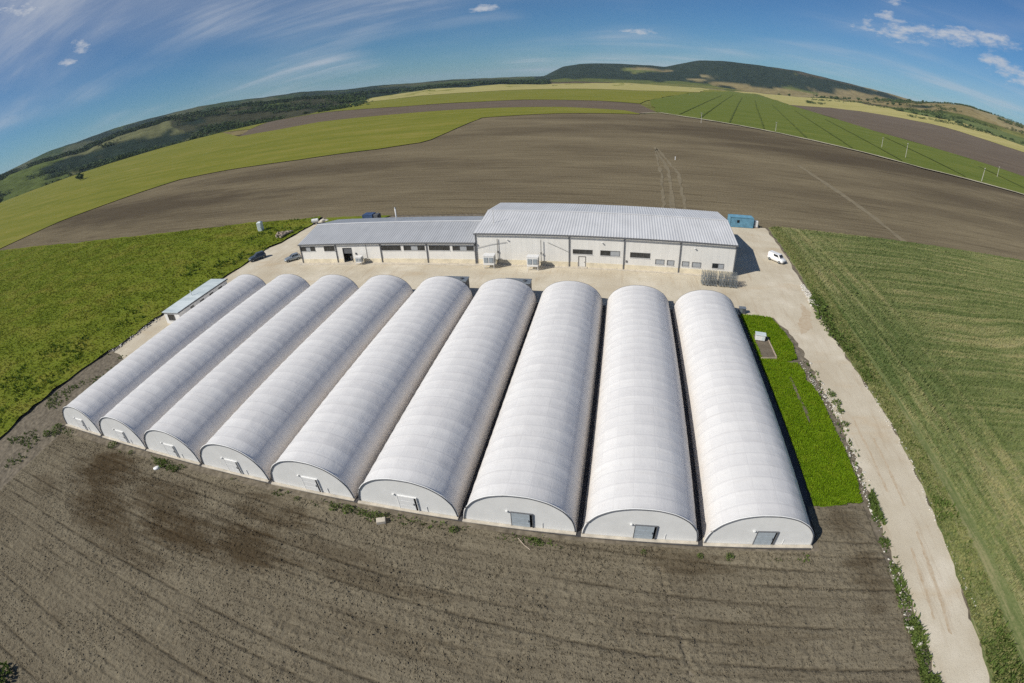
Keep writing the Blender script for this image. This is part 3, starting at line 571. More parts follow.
# rubble
def rock_mesh(seed, sub=1):
    bm = bmesh.new(); bmesh.ops.create_icosphere(bm, subdivisions=sub, radius=1.0); rr = random.Random(seed)
    for v in bm.verts: v.co *= .72 + .5 * rr.random(); v.co.z *= .65
    me = bpy.data.meshes.new('stone'); bm.to_mesh(me); bm.free(); me.materials.append(M['stone']); return me
rocks = [rock_mesh(i) for i in range(6)]
def clod_field(n):
    q = np.column_stack([U(-88.3, 17.6, n), -.9 - 40 * RNG.random(n) ** 1.25]); q = q[fbm(q[:, 0] * .35, q[:, 1] * .35, 3, 2) > .30 + .3 * RNG.random(len(q))]; m = len(q)
    r = .022 + .06 * RNG.random(m) ** 3; o6 = np.array([(1, 0, 0), (0, 1, 0), (-1, 0, 0), (0, -1, 0), (0, 0, 1), (0, 0, -1)], float); an = RNG.random(m) * 6.28; ca, sa = np.cos(an)[:, None], np.sin(an)[:, None]
    d6 = o6[None] * (.7 + .6 * RNG.random((m, 6, 1))) * r[:, None, None] * np.array([1.4, 1, .6]); z = front_z(q[:, 0], q[:, 1])
    V = np.stack([d6[..., 0] * ca - d6[..., 1] * sa + q[:, :1], d6[..., 0] * sa + d6[..., 1] * ca + q[:, 1:], d6[..., 2] + (z + r * .25)[:, None]], -1).reshape(-1, 3)
    f8 = np.array([(0, 1, 4), (1, 2, 4), (2, 3, 4), (3, 0, 4), (1, 0, 5), (2, 1, 5), (3, 2, 5), (0, 3, 5)]); F = (f8[None] + (np.arange(m) * 6)[:, None, None]).reshape(-1, 3)
    return tag(link('soil_clods', np_mesh('soil_clods', V, F), 'soil_front'), 'loose clods of dry soil strewn over the front field', 'soil clods', kind='stuff')
clod_field(110000)
def stones_stuff(name, poly, n, lo, hi, mask, label):
    q = sample(poly, n, mask); base = rocks[0]; bv = np.array([v.co for v in base.vertices]); bf = np.array([tuple(p.vertices) for p in base.polygons])
    m = len(q); s = lo * (hi / lo) ** (RNG.random(m) ** 1.8); an = RNG.random(m) * 6.28; ca, sa = np.cos(an), np.sin(an); st = U(.7, 1.3, m)
    V = np.stack([(bv[None, :, 0] * ca[:, None] * st[:, None] - bv[None, :, 1] * sa[:, None]) * s[:, None] + q[:, None, 0], (bv[None, :, 0] * sa[:, None] * st[:, None] + bv[None, :, 1] * ca[:, None]) * s[:, None] + q[:, None, 1], bv[None, :, 2] * s[:, None] + .06 + s[:, None] * .3], -1).reshape(-1, 3)
    F = (bf[None] + (np.arange(m) * len(bv))[:, None, None]).reshape(-1, 3)
    return tag(link(name, np_mesh(name, V, F), 'stone'), label, 'stones', kind='stuff')
stones_stuff('verge_rubble', rv, 1000, .04, .15, lambda x, y: .08 + ss(.45, .62, fbm(x * .5, y * .22 + 9, 3, 1)), 'pale rubble scattered along the strip between field and road')
stones_stuff('yard_rubble', [(-103, 21), (-101, 21), (-100.5, 34), (-102.5, 36)], 350, .05, .22, None, 'pale rubble along the meadow edge by the cabin')
stones_stuff('road_rubble', [(26.4, 52), (28.3, 52), (28.2, 62), (27.2, 62)], 260, .08, .3, None, 'heap of pale rubble at the road bend by the wheat')
stones_stuff('road_stones', [(26, -14), (26.6, 0), (27.6, 10), (27.8, 30), (26.8, 30), (26.6, 10), (25.8, 0)], 260, .05, .14, None, 'small stones along the edge of the road by the wheat')
q = sample(rv, 26, lambda x, y: .1 + ss(.45, .6, fbm(x * .5, y * .22 + 9, 3, 1)))
for i, (x, y) in enumerate(q):
    o = link('stone', rocks[i % 6]); s = .12 + .17 * random.random() ** 1.5; o.scale = (s * 1.3, s, s); o.location = (x, y, .05 + s * .25); o.rotation_euler.z = random.random() * 6
    tag(o, 'large pale rubble stone on the strip between the front field and road', 'stone', 'pale stones along the near road verge')
for i, (x, y, s) in enumerate([(27.2, 56, .5), (27.7, 57.6, .42), (27.5, 54.6, .38), (26.9, 58.8, .33), (28, 59.2, .3)]):
    o = link('stone', rocks[i]); o.scale = (s * 1.3, s, s * .8); o.location = (x, y, .05 + s * .2); tag(o, 'large pale boulder heaped at the road bend beside the wheat', 'stone', 'boulders at the road bend')

# ------------------------------------------------------------------ plants that stand alone
def plant_mesh(seed, n, rad, ht):
    rr = np.random.default_rng(seed); N = n; th = rr.random(N) * 6.28; r = rad * np.sqrt(rr.random(N)); z = ht * rr.random(N) * (1 - .55 * (r / rad) ** 2)
    c = np.column_stack([r * np.cos(th), r * np.sin(th), z]); a = rr.normal(size=(N, 3)); a /= np.linalg.norm(a, axis=1)[:, None]; b = np.cross(a, rr.normal(size=(N, 3))); b /= np.linalg.norm(b, axis=1)[:, None]
    s = (.05 + .08 * rr.random(N))[:, None] * (rad + ht) * .9
    V = np.stack([c - a * s, c + b * s * .6, c + a * s, c - b * s * .6], 1).reshape(-1, 3); V[:, 2] = np.maximum(V[:, 2], 0)
    return np_mesh('foliage', V, np.arange(N * 4).reshape(N, 4))
pm = [plant_mesh(i, 110, .55, .6) for i in range(4)]
for m_ in pm: m_.materials.append(M['weed_leaf'])
def stem_mesh():
    mb = MB()
    for k in range(5): a = k * 1.26; mb.tube([(0, 0, 0), (.12 * math.cos(a), .12 * math.sin(a), .25), (.28 * math.cos(a), .28 * math.sin(a), .45)], .012, 4)
    o = mb.build('stem', 'weed_leaf'); me = o.data; bpy.data.objects.remove(o); return me
stm = stem_mesh()
def weed(x, y, s, label, group, i):
    e = empty('weed_clump', (x, y, .03), random.random() * 6); e.scale = (s, s, s * .9)
    link('foliage', pm[i % 4], None, e); link('stem', stm, None, e); tag(e, label, 'weed', group)
for i, (x, y, s) in enumerate([(-90.4, -.6, 2.4), (-91.5, -2.2, 2.0), (-89.6, -1.6, 1.6), (-74.3, -.4, 1.7), (-69.5, -.7, 1.0), (-63.4, -.9, 1.4), (-62.2, -1.2, 1.7), (-60.6, -1.3, 1.2), (-59.5, -1.3, 1.3), (-40.5, -1.1, .9), (-35.9, -1.2, 1.2), (-34.3, -1.1, 1.5), (-31.3, -1.4, 1.6), (-30.4, -1.3, 1.3), (-32.5, -1.2, 1.1), (-23, -1.3, 1.1), (-15.4, -1.4, 1.2), (-14.8, -1.5, .9), (2.2, -1.5, 1.1), (-.5, -1.5, .8), (-5.6, -1.4, .7)]):
    weed(x, y, s * .75, 'leafy green weed clump at the foot of the tunnel end walls', 'weeds at the front foundation', i)
for i, (x, y, s) in enumerate([(28.2, 54.2, 2.6), (28.0, 52.2, 3.0), (27.6, 49.8, 2.6), (27.2, 47.6, 2.8), (27.0, 45.2, 2.4), (27.1, 43, 2.2), (27.2, 41, 2.4), (27.4, 39, 1.8), (27.6, 36.6, 1.6)]):
    weed(x, y, s, 'big dark green weed bush on the road edge by the wheat below the boulders', 'bushes on the wheat side of the road', i)
for i, (x, y, s) in enumerate([(20.4, 24.6, 1.5), (20.6, 22.8, 1.6), (20.5, 21, 1.3), (20.2, 18.4, 1.2), (18.9, 3.2, 1.6), (18.6, .2, 1.5), (18.5, -3.2, 1.6), (18.3, -6.6, 1.9), (18.3, -9, 2.0), (18.4, -12.2, 1.9), (18.5, -14.6, 1.7), (18.9, -17, 1.6)]):
    weed(x, y, s * .8, 'green weed clump among stones between the front field and road', 'weeds on the near road verge', i)
for i, (x, y, s) in enumerate([(-60.2, -31.6, 2.6), (-61.4, -32.6, 2.4), (-58.6, -32.9, 2.2)]):
    weed(x, y, s, 'dark green weed bush alone out in the ploughed front field', 'bushes in the front field', i)

# ------------------------------------------------------------------ polytunnels
S, WID, TL, TH = 11.18, 10.49, 46.25, 4.17
NB = 28
def arch(k, n=44, w=WID / 2, h=TH):
    a = math.pi * (1 - k / n); ca, sa = math.cos(a), math.sin(a)
    p = w * math.copysign(abs(ca) ** .92, ca), h * abs(sa) ** .92
    if n == 44:      # the film pulls flat between the nine purlins
        f = k / n * 9; i = min(int(f), 8); q0, q1 = arch(i, 9), arch(i + 1, 9); g_ = f - i
        p = tuple(.68 * a_ + .32 * (b_ + (c_ - b_) * g_) for a_, b_, c_ in zip(p, q0, q1))
    return p
def film_mesh():
    n = 44; sub = 5; m = NB * sub; V = []; UV = []
    for j in range(m + 1):
        y = TL * j / m; ph = (j % sub) / sub; sag = math.sin(math.pi * ph)
        for k in range(n + 1):
            x, z = arch(k, n); an = math.pi * k / n; s = 1 - .007 * sag * abs(math.sin(an)) ** .5 - .0012 * math.sin(7 * an + j * .9)
            if j in (0, m): s *= 1.004
            V.append((x * s, y, z * s)); UV.append((k / n, NB * j / m))
    F = [(j * (n + 1) + k, j * (n + 1) + k + 1, (j + 1) * (n + 1) + k + 1, (j + 1) * (n + 1) + k) for j in range(m) for k in range(n)]
    me = np_mesh('film_cover', V, F, True); ul = me.uv_layers.new(name='UVMap'); li = np.zeros(len(me.loops), np.int32); me.loops.foreach_get('vertex_index', li)
    ul.data.foreach_set('uv', np.array(UV, np.float32)[li].ravel()); me.materials.append(M['film']); return me
FILM = film_mesh()
def arc_tube(y, r, scale=1.0, n=44):
    return MB().tube([(arch(k, n)[0] * scale, y, arch(k, n)[1] * scale + .001) for k in range(n + 1)], r, 5)
def make_tunnel(bright_door):
    e = empty('polytunnel')
    link('film_cover', FILM, None, e)
    dxo = .35
    # front wall with its doorway, back wall
    for yb, nm, op in ((.06, 'front_wall', True), (TL - .06, 'back_wall', False)):
        n = 44; pts = [(arch(k, n)[0] * .992, yb, arch(k, n)[1] * .992) for k in range(n + 1)]
        mb = MB()
        if op:
            d0, d1, dz = dxo - .98, dxo + .98, 2.0
            L = [p for p in pts if p[0] <= d0]; Rt = [p for p in pts if p[0] >= d1]; C = [p for p in pts if d0 < p[0] < d1]
            zl = np.interp(d0, [p[0] for p in pts], [p[2] for p in pts]); zr = np.interp(d1, [p[0] for p in pts], [p[2] for p in pts])
            mb.poly(L + [(d0, yb, zl), (d0, yb, 0)]); mb.poly([(d1, yb, 0), (d1, yb, zr)] + Rt); mb.poly([(d0, yb, dz), (d0, yb, zl)] + C + [(d1, yb, zr), (d1, yb, dz)])
        else: mb.poly(pts)
        mb.build(nm, 'end_panel', e)
    arc_tube(-.01, .05, .999).build('arch_trim', 'trim_dark', e, smooth=True)
    arc_tube(.09, .06, 1.008).build('edge_hem', 'white_metal', e, smooth=True)
    arc_tube(TL, .05, 1.0).build('arch_trim', 'trim_dark', e, smooth=True)
    MB().box(-WID / 2 - .12, -.3, -.1, WID / 2 + .12, .04, .13).build('foundation', 'concrete', e, .03)
    for s in (-1, 1): MB().box(s * WID / 2 - .1, .05, -.1, s * WID / 2 + .1, TL, .14).build('side_sill', 'concrete', e)
    # door: box frame standing out of the wall, one sliding leaf, dark gap at its side
    dm = 'white_metal' if bright_door else 'door_grey'  # bright leaves: sky reflection put into the colour as white, grey without it
    d = MB().box(d0 - .04, -.07, .12, d0 + .02, .12, dz + .05).box(d1 - .02, -.07, .12, d1 + .05, .12, dz + .05).box(d0 + .02, -.07, dz - .02, d1 - .02, .12, dz + .05).build('door', 'trim_dark' if not bright_door else 'white_metal', e, .01)
    MB().box(d0 + .03, -.06, .17, d1 - .24, .0, dz - .03).build('leaf', dm, d, .012)
    for z in (.7, 1.35): MB().box(d0 + .05, -.075, z, d1 - .28, -.062, z + .04).build('rail', dm, d)
    MB().box(d1 - .38, -.12, .95, d1 - .33, -.061, 1.2).build('handle', 'trim_dark', d)
    MB().poly([(d1 - .24, .3, .12), (d1 + .02, .3, .12), (d1 + .02, .3, dz), (d1 - .24, .3, dz)]).poly([(d1 - .24, 0, .12), (d1 - .24, .3, .12), (d1 - .24, .3, dz), (d1 - .24, 0, dz)]).build('dark_gap', 'black_gap', d)
    l = MB().box(d0 - .5, -.12, dz + .0, d0 - .28, .05, dz + .16).build('wall_lamp', 'white_metal', e, .02)
    MB().tube([(d1 + .9, .03, .2), (d1 + .9, .03, .9)], .03).build('pipe', 'white_metal', e)
    return e
tw, tg = make_tunnel(True), make_tunnel(False)
ordn = ['', 'first', 'second', 'third', 'fourth', 'fifth']
tl = ['white film polytunnel at the end of the row beside the flat-roofed cabin', 'white film polytunnel, second in the row counting from the flat-roofed cabin', 'white film polytunnel, third in the row counting from the flat-roofed cabin', 'white film polytunnel, fourth in the row counting from the flat-roofed cabin', 'white film polytunnel in the middle of the row of nine', 'white film polytunnel, fourth in the row counting from the green seedling plot', 'white film polytunnel, third in the row counting from the green seedling plot', 'white film polytunnel, second in the row counting from the green seedling plot', 'white film polytunnel at the end of the row beside the green seedling plot']
used = set()
for i in range(9):
    src = tw if i < 6 else tg
    o = src if src not in used else copy_tree(src); used.add(src)
    x0 = (i - 8) * S + (.12 if i == 1 else 0) ; o.location = (x0 + WID / 2, -.0098 * x0, 0); o.scale.z = 1 + .012 * math.sin(i * 2.3)
    tag(o, tl[i], 'polytunnel', 'polytunnels in the row of nine')
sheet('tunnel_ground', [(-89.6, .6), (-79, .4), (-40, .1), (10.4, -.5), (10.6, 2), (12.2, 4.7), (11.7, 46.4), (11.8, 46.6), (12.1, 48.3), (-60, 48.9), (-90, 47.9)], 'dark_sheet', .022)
# ventilation plant behind each tunnel
vl = ['dark grey ventilation box behind the polytunnel ' + s for s in ('beside the cabin', 'second from the cabin', 'third from the cabin', 'fourth from the cabin', 'in the middle of the row', 'fourth from the seedling plot', 'third from the seedling plot', 'second from the seedling plot', 'beside the seedling plot')]
def make_vent():
    e = empty('ventilation_box')
    MB().box(-2.2, 0, 0, 2.2, 1.9, 3.3).build('casing', 'dark_unit', e, .05)
    MB().box(-2.3, -.06, 3.3, 2.3, 2.0, 3.42).build('lid', 'steel_grey', e, .02)
    for k in range(5): MB().box(-1.8, 1.9, .5 + k * .5, 1.8, 1.98, .8 + k * .5).build('louvre', 'steel_grey', e)
    MB().tube([(1.2, .9, 3.42), (1.2, .9, 3.62)], .3, 10).build('fan_cowl', 'dark_unit', e)
    return e
v0 = make_vent()
for i in (4, 5, 7):
    o = v0 if i == 4 else copy_tree(v0); x0 = (i - 8) * S; zs = .97 if i < 7 else .6
    o.location = (x0 + WID - 3.3, TL - .0098 * x0 + .15, 0); o.scale.z = zs; tag(o, vl[i], 'ventilation', 'ventilation boxes behind the tunnels')

# ------------------------------------------------------------------ halls
def wall_bay(parent, x0, x1, y, z0, z1, ops, mat):
    """sheet wall between two downpipes with real openings and reveals; ops = (x0,x1,z0,z1)"""
    xs = sorted({x0, x1, *[a for o in ops for a in o[:2]]}); zs = sorted({z0, z1, *[a for o in ops for a in o[2:4]]}); mb = MB()
    for i in range(len(xs) - 1):
        for j in range(len(zs) - 1):
            cx, cz = (xs[i] + xs[i + 1]) / 2, (zs[j] + zs[j + 1]) / 2
            if any(o[0] < cx < o[1] and o[2] < cz < o[3] for o in ops): continue
            mb.poly([(xs[i], y, zs[j]), (xs[i + 1], y, zs[j]), (xs[i + 1], y, zs[j + 1]), (xs[i], y, zs[j + 1])])
    for a, b, c, d_ in ops:
        q = .16; mb.poly([(a, y, c), (a, y + q, c), (a, y + q, d_), (a, y, d_)]).poly([(b, y, c), (b, y, d_), (b, y + q, d_), (b, y + q, c)]).poly([(a, y, d_), (a, y + q, d_), (b, y + q, d_), (b, y, d_)]).poly([(a, y, c), (b, y, c), (b, y + q, c), (a, y + q, c)])
    me = bpy.data.meshes.new('wall_panel'); me.from_pydata(mb.v, [], mb.f); me.update(); return link('wall_panel', me, mat, parent)
def window(parent, x0, x1, z0, z1, y, n, light=()):
    w_ = MB(); f = .07
    w_.box(x0, y - .03, z0, x0 + f, y + .1, z1).box(x1 - f, y - .03, z0, x1, y + .1, z1).box(x0 + f, y - .03, z1 - f, x1 - f, y + .1, z1).box(x0 + f, y - .03, z0, x1 - f, y + .1, z0 + f)
    wo_ = w_.build('window', 'frame', parent); dx = (x1 - x0 - 2 * f) / n
    for k in range(n):
        a = x0 + f + k * dx
        MB().box(a + .02, y + .05, z0 + f, a + dx - .02, y + .07, z1 - f).build('pane', 'glass_light' if k in light else 'glass_dark', wo_)
        if k: MB().box(a - .02, y - .0, z0 + f, a + .02, y + .09, z1 - f).build('mullion', 'frame', wo_)
    MB().box(x0 - .05, y - .09, z0 - .06, x1 + .05, y - .002, z0 - .002).build('sill', 'white_metal', wo_)
    return wo_
def corrugated(parent, x0, x1, ya, za, yb, zb, mat, pitch=.55):
    """trapezoid-ribbed sheet from eave (ya,za) to ridge (yb,zb)"""
    n = int((x1 - x0) / pitch); pr = []; dx = (x1 - x0) / n
    for k in range(n):
        a = x0 + k * dx; pr += [(a, 0), (a + dx * .62, 0), (a + dx * .72, .035), (a + dx * .90, .035)]
    pr.append((x1, 0)); nn = Vector((0, -(zb - za), abs(yb - ya))).normalized() if yb > ya else Vector((0, (zb - za), abs(yb - ya))).normalized()
    V = []; m = 6
    for j in range(m + 1):
        tt = j / m; y = ya + (yb - ya) * tt; z = za + (zb - za) * tt
        V += [(x, y + nn.y * h, z + nn.z * h) for x, h in pr]
    c = len(pr); F = [(j * c + k, j * c + k + 1, (j + 1) * c + k + 1, (j + 1) * c + k) for j in range(m) for k in range(c - 1)]
    if yb < ya: F = [f[::-1] for f in F]
    return link('roof_slope', np_mesh('roof_slope', V, F), mat, parent)
def hall(name, x0, x1, y0, dep, eave, ridge, cuts, ops, wmat, label, rmat='roof_sheet'):
    e = empty(name, (0, 0, 0)); y1 = y0 + dep; ym = y0 + dep / 2; tag(e, label, 'building')
    cs = [x0] + cuts + [x1]
    for a, b in zip(cs[:-1], cs[1:]):
        wall_bay(e, a, b, y0, 0, eave, [o for o in ops if a <= o[0] and o[1] <= b], wmat)
    MB().poly([(x0, y1, 0), (x1, y1, 0), (x1, y1, eave), (x0, y1, eave)]).build('back_wall', wmat, e)
    for x in (x0, x1): MB().poly([(x, y0, 0), (x, y1, 0), (x, y1, eave), (x, ym, ridge - .05), (x, y0, eave)]).build('gable_wall', wmat, e)
    ov = .35; sl_ = (ridge - eave) / (dep / 2)
    corrugated(e, x0 - .1, x1 + .1, y0 - ov, eave - ov * sl_ + .12, ym, ridge + .12, rmat); corrugated(e, x0 - .1, x1 + .1, y1 + ov, eave - ov * sl_ + .12, ym, ridge + .12, rmat)
    MB().poly([(x0 - .12, ym - .35, ridge + .17 - .35 * sl_), (x1 + .12, ym - .35, ridge + .17 - .35 * sl_), (x1 + .12, ym, ridge + .21), (x0 - .12, ym, ridge + .21)]).poly([(x0 - .12, ym, ridge + .21), (x1 + .12, ym, ridge + .21), (x1 + .12, ym + .35, ridge + .17 - .35 * sl_), (x0 - .12, ym + .35, ridge + .17 - .35 * sl_)]).build('ridge_cap', 'roof_sheet', e)
    MB().box(x0 - .14, y0 - ov - .16, eave - .22, x1 + .14, y0 - ov + .02, eave + .02).build('gutter', 'trim_dark', e, .02)
    for s, x in ((-1, x0), (1, x1)):
        a = x + s * .13; MB().poly([(a, y0 - ov, eave - .25), (a, ym, ridge - .12), (a, ym, ridge + .14), (a, y0 - ov, eave + .02)]).poly([(a, y1 + ov, eave - .25), (a, y1 + ov, eave + .02), (a, ym, ridge + .14), (a, ym, ridge - .12)]).build('verge_trim', 'trim_dark', e)
    for x in cs:
        xx = min(max(x, x0 + .12), x1 - .12); MB().box(xx - .09, y0 - .17, .05, xx + .09, y0 - .01, eave - .2).build('downpipe', 'trim_dark', e)
    return e
# tall hall on the right
YF = 63.21
W1 = [(-18.5, -14.6, 2.72, 3.7, 3, ()), (-13.1, -9.25, 2.62, 3.72, 2, (1,)), (-7.3, -3.35, 2.55, 3.65, 3, ())]
W2 = [(-2.3, -.5, 1.45, 2.5), (0, 1.45, 1.4, 2.48), (2.95, 4.42, 1.4, 2.46), (4.95, 6.8, 1.36, 2.42), (9, 11.4, 1.45, 2.5)]
ops = [(a, b, c, d_) for a, b, c, d_, *_ in W1] + W2 + [(-17.4, -15.9, 0, 2.3)]
H1 = hall('tall_hall', -38.11, 13.51, YF, 23.2, 6.59, 7.98, [-19.2, -8.5, 2.4], ops, 'wall_panel', 'tall grey panel hall with pale ribbed metal roof behind the tunnels')
for a, b, c, d_, n, lt in W1: window(H1, a, b, c, d_, YF, n, lt)
for i, (a, b, c, d_) in enumerate(W2): window(H1, a, b, c, d_, YF, 1 if i < 4 else 2, (0,) if i < 4 else (1,))
for a, b in ((-38.0, -19.3), (-19.1, -17.5), (-15.8, -8.6), (-8.4, 2.3), (2.5, 13.4)): MB().box(a, YF - .035, 0, b, YF - .002, 1.0).build('plinth', 'plinth', H1)
dd = MB().box(-17.4, YF - .05, 0, -17.3, YF + .1, 2.3).box(-16.0, YF - .05, 0, -15.9, YF + .1, 2.3).box(-17.3, YF - .05, 2.2, -16, YF + .1, 2.3).build('door', 'frame', H1)
MB().box(-17.28, YF + .03, .02, -16.02, YF + .08, 2.18).build('leaf', 'wall_panel', dd); MB().box(-16.25, YF - .03, 1.0, -16.15, YF + .028, 1.15).build('handle', 'trim_dark', dd)
MB().box(-17.7, YF - 1.0, 0, -15.6, YF - .04, .14).build('doorstep', 'concrete', H1, .02)
for x in (-31.5, -12.8, 5.2):
    l = MB().box(x - .14, YF - .4, 5.25, x + .14, YF - .12, 5.42).build('floodlight', 'white_metal', H1, .03); MB().tube([(x, YF - .2, 5.3), (x, YF, 5.15)], .025, 4).build('bracket', 'trim_dark', l)
MB().box(-8.1, YF - .12, 1.5, -7.75, YF - .002, 1.9).build('meter_box', 'frame', H1, .02)
MB().tube([(-35.3, 68, 7.2), (-35.3, 68, 10.2)], .05, 6).build('mast', 'pole_pale', H1)
# cables strung along its front
MB().tube([(-37.9, YF - .12, 3.4), (-34.9, YF - .12, 4.2), (-31.6, YF - .12, 4.75)], .035, 4).build('cable', 'trim_dark', H1)
MB().tube([(-23.4, YF - .12, 4.9), (-21.3, YF - .12, 4.0), (-19.3, YF - .12, 3.1)], .035, 4).build('cable', 'trim_dark', H1)
# low hall on the left
WL = [(-80.7, -76.6, 2.82, 3.95, 3, (1,)), (-74.2, -71.3, 2.75, 3.98, 3, ()), (-59.4, -54.75, 2.73, 3.88, 3, ()), (-54.1, -49.2, 2.73, 3.86, 3, (1,)), (-48.3, -43.65, 2.75, 3.86, 3, ()), (-43.1, -38.5, 2.74, 3.8, 3, (1,))]
ops = [(a, b, c, d_) for a, b, c, d_, *_ in WL] + [(-69.3, -66.9, 0, 3.5)]
H2 = hall('low_hall', -80.93, -38.14, YF, 18.18, 4.6, 6.3, [-71, -59.6, -48.8], ops, 'wall_low', 'low pale hall with grey metal roof and ribbon windows adjoining the tall hall', 'roof_low')
for a, b, c, d_, n, lt in WL: window(H2, a, b, c, d_, YF, n, lt)
for a, b in ((-80.8, -71.1), (-70.9, -69.4), (-66.8, -59.7), (-59.5, -48.9), (-48.7, -38.3)): MB().box(a, YF - .035, 0, b, YF - .002, .9).build('plinth', 'plinth', H2)
g = MB().box(-69.3, YF - .06, 0, -69.2, YF + .1, 3.5).box(-67, YF - .06, 0, -66.9, YF + .1, 3.5).box(-69.2, YF - .06, 3.4, -67, YF + .1, 3.5).build('gate', 'frame', H2)
for k in range(5): MB().box(-69.2, YF + .1, 2.1 + .26 * k, -67, YF + .14, 2.1 + .26 * k + .245).build('shutter_slat', 'trim_dark', g)
MB().box(-68.4, YF + 1.2, .75, -66.95, YF + 2, .9).box(-68.3, YF + 1.3, 0, -68.2, YF + 1.9, .75).box(-67.1, YF + 1.3, 0, -67, YF + 1.9, .75).build('bench', 'white_metal', H2)
MB().box(-66.1, YF - .15, 1.9, -65.75, YF - .002, 2.3).build('meter_box', 'trim_dark', H2)
MB().tube([(-63.2, YF - .08, 1.0), (-63.2, YF - .08, 4.2)], .04, 5).build('conduit', 'frame', H2)
MB().poly([(-80.8, YF + .2, .012), (-38.3, YF + .2, .012), (-38.3, YF + 18, .012), (-80.8, YF + 18, .012)]).build('slab', 'concrete', H2)
ch = MB().tube([(-61.6, 77, 5.2), (-61.6, 77, 8.3)], .16, 8).build('chimney', 'white_metal', H2, smooth=True); MB().tube([(-61.6, 77, 8.32), (-61.6, 77, 8.6)], .24, 8, .05).build('cap', 'steel_grey', ch)

# apron of concrete in front of the halls
sheet('apron', [(-81.5, 61.6), (-60, 61.9), (-38, 61.8), (-38, 62.1), (-10, 62.3), (14.2, 62.1), (14.2, 63.3), (-81.5, 63.3)], 'concrete', .045, 1.2, .12)

# ------------------------------------------------------------------ evaporative coolers with mast
def cooler(x, y, s, label, mast):
    e = empty('cooler', (x, y, 0)); e.scale = (s, s, s); tag(e, label, 'cooler', 'coolers along the hall front')
    b = MB().box(-1.1, -.75, .85, 1.1, .75, 2.75).build('casing', 'white_metal', e, .05); MB().box(-1.16, -.8, 2.752, 1.16, .8, 2.86).build('lid', 'white_metal', b, .02)
    for k in (-1, 1):
        l = MB().box(k * .52 - .42, -.80, 1.35, k * .52 + .42, -.752, 2.45).build('intake', 'steel_grey', e)
        for z in range(6): MB().box(k * .52 - .36, -.84, 1.42 + z * .17, k * .52 + .36, -.802, 1.52 + z * .17).build('louvre', 'door_grey', l)
        MB().box(k * 1.102 - .02, -.5, 1.35, k * 1.102 + .02, .5, 2.45).build('side_intake', 'steel_grey', e)
    for a in (-1, 1):
        for c in (-1, 1): MB().box(a * 1.0 - .04, c * .66 - .04, 0, a * 1.0 + .04, c * .66 + .04, .86).build('leg', 'white_metal', e)
    MB().box(-1.0, -.68, .3, 1.0, -.62, .36).build('brace', 'steel_grey', e)
    MB().box(.1, .7, 1.5, .9, 1.35, 2.3).build('duct', 'steel_grey', e)
    if mast:
        MB().tube([(1.3, 1.92, .3), (1.3, 1.92, 5.5)], .07, 6).build('mast', 'frame', e)
        MB().box(1.17, 1.84, 2.5, 1.43, 2.06, 2.9).build('control_box', 'frame', e)
    return e
cooler(-34.8, 61.1, 1.0, 'white cooling unit on legs at the tall hall corner nearest the low hall', True)
cooler(-26.0, 60.9, 1.0, 'white cooling unit on legs before the blank wall of the tall hall', True)
cooler(-64.6, 61.9, .68, 'small white cooling unit beside the open gate of the low hall', False)

# ------------------------------------------------------------------ cage trolleys parked by the hall corner
def trolley():
    e = empty('cage_trolley'); wx, wy, h = .16, .36, 2.5
    for a in (-1, 1):
        for b in (-1, 1):
            MB().box(a * wx - .025, b * wy - .025, .12, a * wx + .025, b * wy + .025, h).build('post', 'steel_grey', e); MB().tube([(a * wx, b * wy - .02, .06), (a * wx, b * wy + .02, .06)], .055, 6).build('castor', 'tyre', e)
    for z in (.2, 1.3): MB().box(-wx, -wy, z, wx, wy, z + .03).build('shelf', 'steel_grey', e)
    for a in (-1, 1):
        mb = MB()
        for k in range(4): mb.box(a * wx - .008, -wy + .14 + k * .18, .2, a * wx + .008, -wy + .16 + k * .18, h - .02)
        mb.box(a * wx - .015, -wy, h - .04, a * wx + .015, wy, h).build('side_grid', 'steel_grey', e)
    return e
t0 = trolley(); tag(t0, 'tall grey metal cage trolley in the rows parked outside the hall', 'trolley', 'cage trolleys at the tall hall corner'); k = 0
for row in range(2):
    for i in range(11):
        o = t0 if k == 0 else copy_tree(t0); k += 1
        o.location = (6.6 + i * .6 + (.3 if i > 4 else 0) + RNG.uniform(-.05, .05), 57.9 + row * 1.25 + RNG.uniform(-.08, .08) - .02 * i, .05); o.rotation_euler.z = RNG.uniform(-.06, .06)

